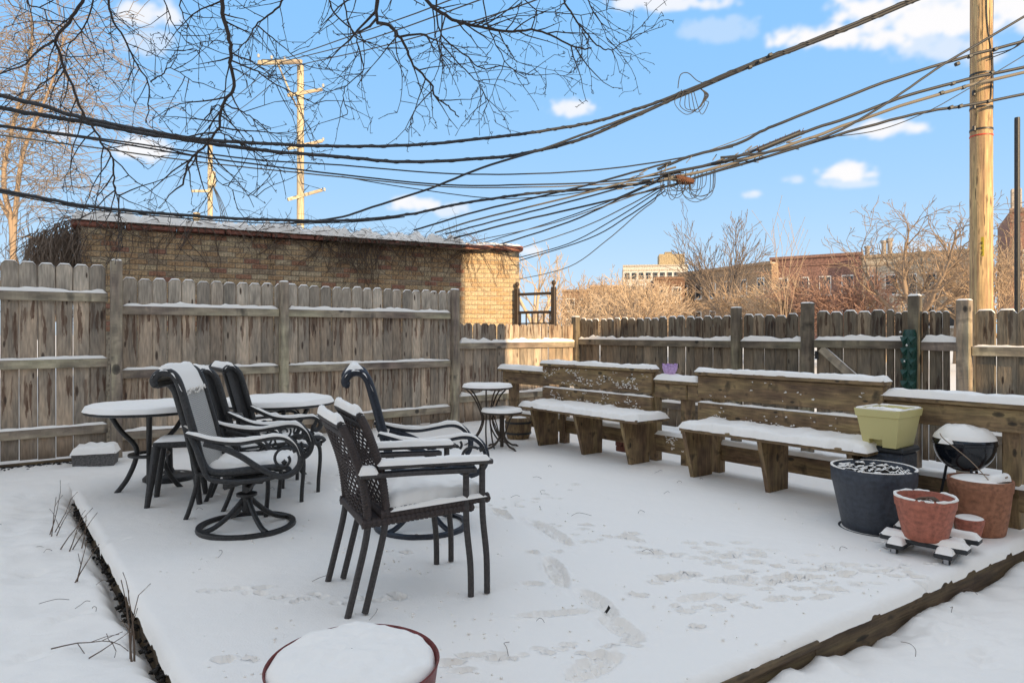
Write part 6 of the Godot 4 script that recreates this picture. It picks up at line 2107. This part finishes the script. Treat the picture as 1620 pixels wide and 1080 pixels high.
# ---------------------------------------------------------------- houses
func house(called: String, label: String, A: Vector2, B: Vector2, h: float, deep: float, col: Color, wins: Array, cornice: Color, group := "row houses beyond the alley") -> Node3D:
	var d := B - A
	var L := d.length()
	var o := thing(called, label, "house", Vector3(A.x, 0, -A.y), atan2(d.y, d.x), group)
	var mb := MB.new()
	mb.us = Vector2(0.3, 0.3)
	mb.col = col
	mb.bx(Vector3(L * 0.5, h * 0.5 - 0.2, -deep * 0.5), Vector3(L, h + 0.1, deep), 0.0)
	var w := build(mb, "wall", M.wall, o)
	mb = MB.new()
	mb.col = cornice
	mb.bx(Vector3(L * 0.5, h - 0.1, 0.08), Vector3(L + 0.1, 0.35, 0.3), 0.03)
	mb.bx(Vector3(L * 0.5, h - 1.1, 0.05), Vector3(L, 0.18, 0.16), 0.03)
	build(mb, "cornice", M.wall, w)
	mb = MB.new()
	mb.bx(Vector3(L * 0.5, h - 0.1, -deep * 0.5), Vector3(L - 0.6, 0.08, deep - 0.6), 0.0)
	build(mb, "roof", M.snow_ground, o)
	for q in wins:
		var fr := MB.new()
		fr.bx(Vector3(q[0] * L, q[1], 0.02), Vector3(q[2] + 0.22, q[3] + 0.22, 0.14), 0.02)
		fr.bx(Vector3(q[0] * L, q[1] - q[3] * 0.5 - 0.15, 0.08), Vector3(q[2] + 0.4, 0.14, 0.3), 0.02)
		var f := build(fr, "window", M.white_paint, o)
		var g := MB.new()
		g.bx(Vector3(q[0] * L, q[1] - q[3] * 0.25, 0.085), Vector3(q[2], q[3] * 0.47, 0.03), 0.0)
		g.bx(Vector3(q[0] * L, q[1] + q[3] * 0.25, 0.09), Vector3(q[2], q[3] * 0.47, 0.03), 0.0)
		build(g, "pane", M.glass, f)
	return o

func make_houses() -> void:
	var w3 := func(n: int, y0: float, y1: float, w: float, h: float) -> Array:
		var out := []
		for i in n:
			for y in [y0, y1]: out.append([(i + 0.6) / (n + 0.2), y, w, h])
		return out
	var o := house("row_house", "long tan brick row house with pale window frames, right of the white apartment block", Vector2(24.3, 100), Vector2(31.6, 83), 9.9, 12, Color(0.36, 0.25, 0.16), w3.call(6, 3.2, 7.0, 1.0, 1.9), Color(0.42, 0.3, 0.2))
	house("row_house", "red-brown brick row house with a plain high parapet", Vector2(31.8, 84), Vector2(40.0, 78), 10.4, 12, Color(0.26, 0.145, 0.11), w3.call(4, 3.6, 6.8, 1.1, 2.0), Color(0.27, 0.15, 0.115))
	o = house("row_house", "cream stone row house with paired windows and chimneys, left of the utility pole", Vector2(40.1, 78), Vector2(49.0, 71), 10.0, 12, Color(0.52, 0.44, 0.34), w3.call(6, 3.0, 6.6, 1.1, 2.1), Color(0.4, 0.31, 0.22))
	for q in [[0.3, 1.2], [2.0, 1.7], [2.6, 1.9]]:
		var mb := MB.new()
		mb.col = Color(0.42, 0.36, 0.3)
		mb.lathe([Vector2(0.25, 9.5), Vector2(0.25, 10.0 + q[1] * 0.8), Vector2(0.36, 10.0 + q[1] * 0.82), Vector2(0.36, 10.0 + q[1]), Vector2(0, 10.0 + q[1])], 10, Vector3(q[0], 0, -1.0))
		build(mb, "chimney", M.wall, o)
	o = house("row_house", "reddish brick house with a chimney at the right edge, behind the steel post", Vector2(46.0, 63), Vector2(56.0, 57), 12.6, 12, Color(0.3, 0.16, 0.11), w3.call(4, 4.0, 7.6, 1.3, 2.3), Color(0.34, 0.22, 0.16))
	var cm := MB.new()
	cm.col = Color(0.5, 0.42, 0.34)
	cm.bx(Vector3(0.6, 13.4, -1.5), Vector3(0.8, 2.6, 0.8), 0.05)
	cm.bx(Vector3(1.8, 13.0, -1.5), Vector3(0.7, 1.8, 0.8), 0.05)
	build(cm, "chimney", M.wall, o)
	house("row_house", "low brown brick row behind the pale shrubs, left of the tan row house", Vector2(7.5, 102), Vector2(24.0, 100), 7.6, 10, Color(0.25, 0.15, 0.095), w3.call(8, 2.4, 5.4, 1.1, 1.7), Color(0.33, 0.22, 0.14))
	house("row_house", "narrow brown house between the low brown row and the tan row house", Vector2(20.0, 96), Vector2(24.2, 95.5), 9.0, 8, Color(0.2, 0.115, 0.075), w3.call(2, 3.2, 6.6, 1.1, 1.9), Color(0.24, 0.14, 0.09))
	house("row_house", "small tan rooftop block above the low brown row", Vector2(12.4, 108), Vector2(17.6, 108), 8.7, 8, Color(0.4, 0.27, 0.16), [], Color(0.42, 0.3, 0.2))
	o = house("apartment_block", "distant white-topped apartment block with a tan penthouse above the brown row", Vector2(24.4, 150), Vector2(38.2, 148), 16.0, 14, Color(0.6, 0.56, 0.5), w3.call(9, 10.8, 13.6, 1.1, 1.6), Color(0.5, 0.43, 0.34), "")
	var ph := MB.new()
	ph.col = Color(0.42, 0.33, 0.2)
	ph.bx(Vector3(10.8, 17.3, -6.0), Vector3(5.5, 2.8, 6.0), 0.0)
	ph.bx(Vector3(10.2, 18.9, -6.0), Vector3(1.6, 1.0, 2.0), 0.0)
	build(ph, "penthouse", M.wall, o)
	# behind the camera: the tall house shading the yard, and unseen blocks added to shape that shade
	var dir := Vector2(0.51, -0.86)
	var nrm := Vector2(0.86, 0.51)
	var block := func(called: String, label: String, p0: float, p1: float, q0: float, q1: float, h: float, col: Color) -> void:
		var c: Vector2 = nrm * (p0 + p1) * 0.5 + dir * (q0 + q1) * 0.5
		var b := thing(called, label, "house", Vector3(c.x, 0, -c.y), atan2(nrm.y, nrm.x))
		var mb := MB.new()
		mb.us = Vector2(0.3, 0.3)
		mb.col = col
		mb.bx(Vector3(0, h * 0.5 - 0.2, 0), Vector3(p1 - p0, h + 0.4, q1 - q0), 0.0)
		build(mb, "wall", M.wall, b)
		mb = MB.new()
		mb.bx(Vector3(0, h + 0.03, 0), Vector3(p1 - p0 - 0.4, 0.1, q1 - q0 - 0.4), 0.0)
		build(mb, "roof", M.snow_ground, b)
	block.call("apartment_house", "tall pale brick house behind the viewer, whose shade covers the yard", -26.0, 5.02, 14.0, 25.0, 12.6, Color(0.5, 0.43, 0.36))
	block.call("shade_block", "unseen low block beside the tall house, added to leave a gap of sun on the low fence", 5.03, 6.36, 14.0, 24.0, 7.25, Color(0.5, 0.43, 0.36))
	block.call("shade_block", "unseen narrow slab beside the low block, added to keep the fence and gate in shade", 6.37, 6.99, 14.0, 24.0, 7.9, Color(0.45, 0.36, 0.3))
	block.call("shade_block", "unseen lowest block behind the viewer, farthest right, added to let sun reach a fence post", 7.0, 22.0, 14.0, 24.0, 5.9, Color(0.5, 0.43, 0.36))

# ---------------------------------------------------------------- twigs and dead plants lying about
func make_litter() -> void:
	rng.seed = 500
	var T1 := [[735, 790, 1.0, "right of the wicker chairs' arms"], [850, 758, 0.7, "in front of the speckled bench's left leg"], [860, 781, 1.0, "the long one a little nearer than the speckled bench"], [815, 788, 0.5, "between the wicker chairs and the speckled bench"], [855, 806, 0.3, "short, just beyond the first shoe print"], [920, 818, 1.0, "the long dark one on open snow before the benches"], [1015, 813, 0.5, "in front of the gap between the benches"], [1055, 782, 0.4, "before the gap between the benches, slightly farther off"], [1042, 748, 0.8, "beside the speckled bench's right foot"], [1075, 765, 0.3, "near the left foot of the longer bench"], [1025, 877, 0.5, "upright stub among the first animal tracks"], [805, 1030, 0.9, "right of the round bowl"], [345, 879, 0.8, "curved, in front of the swivel chair's ring base"], [507, 918, 0.7, "left of the wicker chairs' feet"], [660, 852, 0.6, "under the wicker chairs"], [590, 975, 0.8, "behind the round bowl's rim"], [1335, 872, 0.6, "in front of the large blue-grey pot"], [430, 776, 0.4, "beside the ring base's right side"], [855, 987, 0.25, "stub below the dragged print"], [315, 808, 0.4, "left of the ring base"], [870, 740, 0.3, "before the speckled bench's middle leg"], [1110, 760, 0.3, "under the longer bench's left end"], [400, 825, 0.3, "inside the ring base"], [1410, 945, 0.6, "on the lower path just beyond the patio's front edge"], [1437, 1030, 0.9, "hooked, on the path at the bottom right"], [1505, 968, 0.4, "on the scuffed patch of the path"], [1535, 940, 0.5, "on the path near the right edge"], [85, 955, 0.9, "long, on the garden snow at lower left"], [130, 960, 0.6, "on the garden snow left of the thick stalk"], [160, 925, 0.4, "small, close to the patio's left edge"], [60, 870, 0.6, "on the garden snow below the forked stick"], [75, 875, 0.4, "crossing the twig below the forked stick"], [148, 968, 0.3, "tiny, beside the thick stalk"]]
	for q in T1:
		var low: float = -0.05 if q[0] < 250 else (-0.1 if q[1] > 920 and q[0] > 1390 else 0.0)
		var c := gp(q[0], q[1], low)
		var mb := MB.new()
		var an := rng.randf() * TAU
		var d := Vector3(cos(an), 0, sin(an))
		var l: float = 0.07 * q[2]
		var sd := d.cross(Vector3.UP)
		mb.tube(smooth([-d * l, -d * l * 0.4 + sd * l * rng.randf_range(0.1, 0.35) + Vector3(0, 0.012, 0), d * l * 0.3 + sd * l * rng.randf_range(0.1, 0.4) + Vector3(0, 0.016, 0), d * l + Vector3(0, 0.004, 0)], 4), 0.0013, 4)
		var o := build(mb, "fallen_twig", M.vine, self)
		o.position = c + Vector3(0, 0.008, 0)
		tag(o, "thin dry twig " + q[3], "twig", "fallen twigs on the snow")
	var leaf := MB.new()
	leaf.sheet(PackedVector3Array([Vector3(-0.03, 0, -0.02), Vector3(0, 0.02, -0.012), Vector3(0.03, 0.045, -0.015), Vector3(-0.03, 0.02, 0.0), Vector3(0, 0.008, 0), Vector3(0.03, 0.03, 0.004), Vector3(-0.03, 0.01, 0.02), Vector3(0, 0.0, 0.015), Vector3(0.03, 0.02, 0.018)]), 3, 3)
	var lf := build(leaf, "dead_leaf", M.leaf, self)
	lf.position = gp(961, 966, 0.0)
	lf.rotation = Vector3(0.3, 0.9, 0.5)
	lf.scale = Vector3(0.55, 0.4, 0.35)
	tag(lf, "curled black leaf lying in a shoe print", "leaf")
	var plants := [
		[250, 855, [[250, 855, 282, 780], [262, 870, 305, 765], [272, 873, 285, 760], [240, 850, 262, 790], [262, 855, 310, 790]], "clump of dry stalks leaning right beside the patio's left edge, farthest from the camera", 9],
		[330, 875, [[328, 873, 352, 832], [322, 872, 345, 838], [378, 868, 400, 836], [350, 924, 412, 868], [355, 922, 440, 855], [462, 870, 385, 850]], "broken stalks bent over the patio edge, in the middle of its left side", 8],
	]
	var gi := func(px: float, py: float, h: float) -> Vector3: return gp(px, py, h)
	# clumps of dry stalks: foot pixel, then height and lean
	var clumps := [
		[[[75, 857], [85, 860], [92, 874], [82, 850], [78, 862]], 0.30, "clump of dry branching stalks by the patio's left edge, farthest from the camera"],
		[[[108, 875], [112, 873], [117, 924], [128, 870], [121, 922]], 0.26, "bent broken stalks leaning over the middle of the patio's left edge"],
		[[[208, 1048], [212, 1046], [206, 1044]], 0.30, "thick split stalk standing at the near end of the patio's left edge"],
	]
	for c in clumps:
		var base: Vector3 = gi.call(c[0][0][0], c[0][0][1], -0.07)
		var o := thing("dead_plant", c[2], "dead plant", base)
		for f in c[0]:
			var mb := MB.new()
			var p: Vector3 = gi.call(f[0], f[1], -0.07) - base
			var lean := Vector3(rng.randf_range(0.15, 0.55), 1.0, rng.randf_range(-0.2, 0.2))
			if c[1] == 0.30 and f[1] > 1000: lean = Vector3(rng.randf_range(-0.08, 0.1), 1.0, 0)
			grow(mb, p, lean.normalized(), c[1] * rng.randf_range(0.8, 1.2), 0.004 if f[1] < 1000 else 0.0048, 0, {"seg": 0.05, "wig": 0.16, "up": 0.0, "levels": 1, "kids": 0.35, "ang": 0.6, "shrink": 0.35, "thin": 0.0018})
			tag(build(mb, "stalk", M.vine, o), "", "", "")
	for q in [[35, 830, 0.5, -0.5, "dark forked stick lying on the garden snow near the left edge"], [150, 1030, 0.36, 0.1, "angular dead twig lying on the snow at the bottom left"], [180, 1045, 0.2, 1.2, "small curled twig at the bottom left, beside the angular one"]]:
		var o := thing("fallen_stick", q[4], "stick", gp(q[0], q[1], -0.05))
		var mb := MB.new()
		grow(mb, Vector3(-q[2] * 0.5, 0.01, 0), Vector3(cos(q[3]), 0.05, -sin(q[3])).normalized(), q[2], 0.003, 0, {"seg": 0.05, "wig": 0.5, "up": 0.0, "levels": 1, "kids": 0.4, "ang": 0.8, "shrink": 0.4, "thin": 0.0018})
		build(mb, "twig", M.vine, o)
	# dark crumbs of leaf litter along the foot of the tall fence
	var li := MB.new()
	for k in 260:
		var s := rng.randf_range(-1.4, 1.0)
		li.lump(yd(s, 7.9 - rng.randf() * rng.randf() * 0.25, 0.0), Vector3(rng.randf_range(0.008, 0.03), 0.008, rng.randf_range(0.006, 0.02)), rng.randf() * 6.0)
	var lo := build(li, "leaf_litter", M.leaf, self)
	tag(lo, "dark leaf litter along the foot of the tallest fence panel", "leaves", "", "stuff")

func _ready() -> void:
	# camera: level, 24 mm look, the lens shifted a little downwards
	var cam := Camera3D.new()
	cam.name = "camera"
	cam.projection = Camera3D.PROJECTION_FRUSTUM
	cam.near = 0.1
	cam.far = 900.0
	cam.size = 0.1
	cam.frustum_offset = Vector2(0, -0.1 * 14.0 / 1080.0)
	cam.position = Vector3(0, EYE, 0)
	cam.current = true
	add_child(cam)
	# sky, sun, exposure
	var env := Environment.new()
	env.background_mode = Environment.BG_SKY
	var sky := Sky.new()
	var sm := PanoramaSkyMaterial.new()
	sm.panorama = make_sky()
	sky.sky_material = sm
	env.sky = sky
	env.tonemap_mode = Environment.TONE_MAPPER_LINEAR
	env.tonemap_exposure = 1.5
	env.sdfgi_enabled = true
	env.ssao_enabled = true
	env.ssil_enabled = true
	var we := WorldEnvironment.new()
	we.name = "world_environment"
	we.environment = env
	add_child(we)
	var sun := DirectionalLight3D.new()
	sun.name = "sun"
	sun.light_color = Color(1.0, 0.88, 0.70)
	sun.light_energy = 1.5
	sun.light_angular_distance = 0.3
	sun.shadow_enabled = true
	sun.basis = Basis.looking_at(-Vector3(0.51, 0.3, 0.86).normalized())
	add_child(sun)
	rng.seed = 7
	nz.noise_type = FastNoiseLite.TYPE_SIMPLEX_SMOOTH
	nz.seed = 3
	nz.frequency = 0.03
	nz.fractal_octaves = 2
	make_textures()
	make_materials()
	make_ground()
	make_fences()
	make_garage()
	make_houses()
	make_deck_rail()
	make_poles()
	make_furniture()
	make_pots()
	make_trees()
	make_cables()
	make_litter()
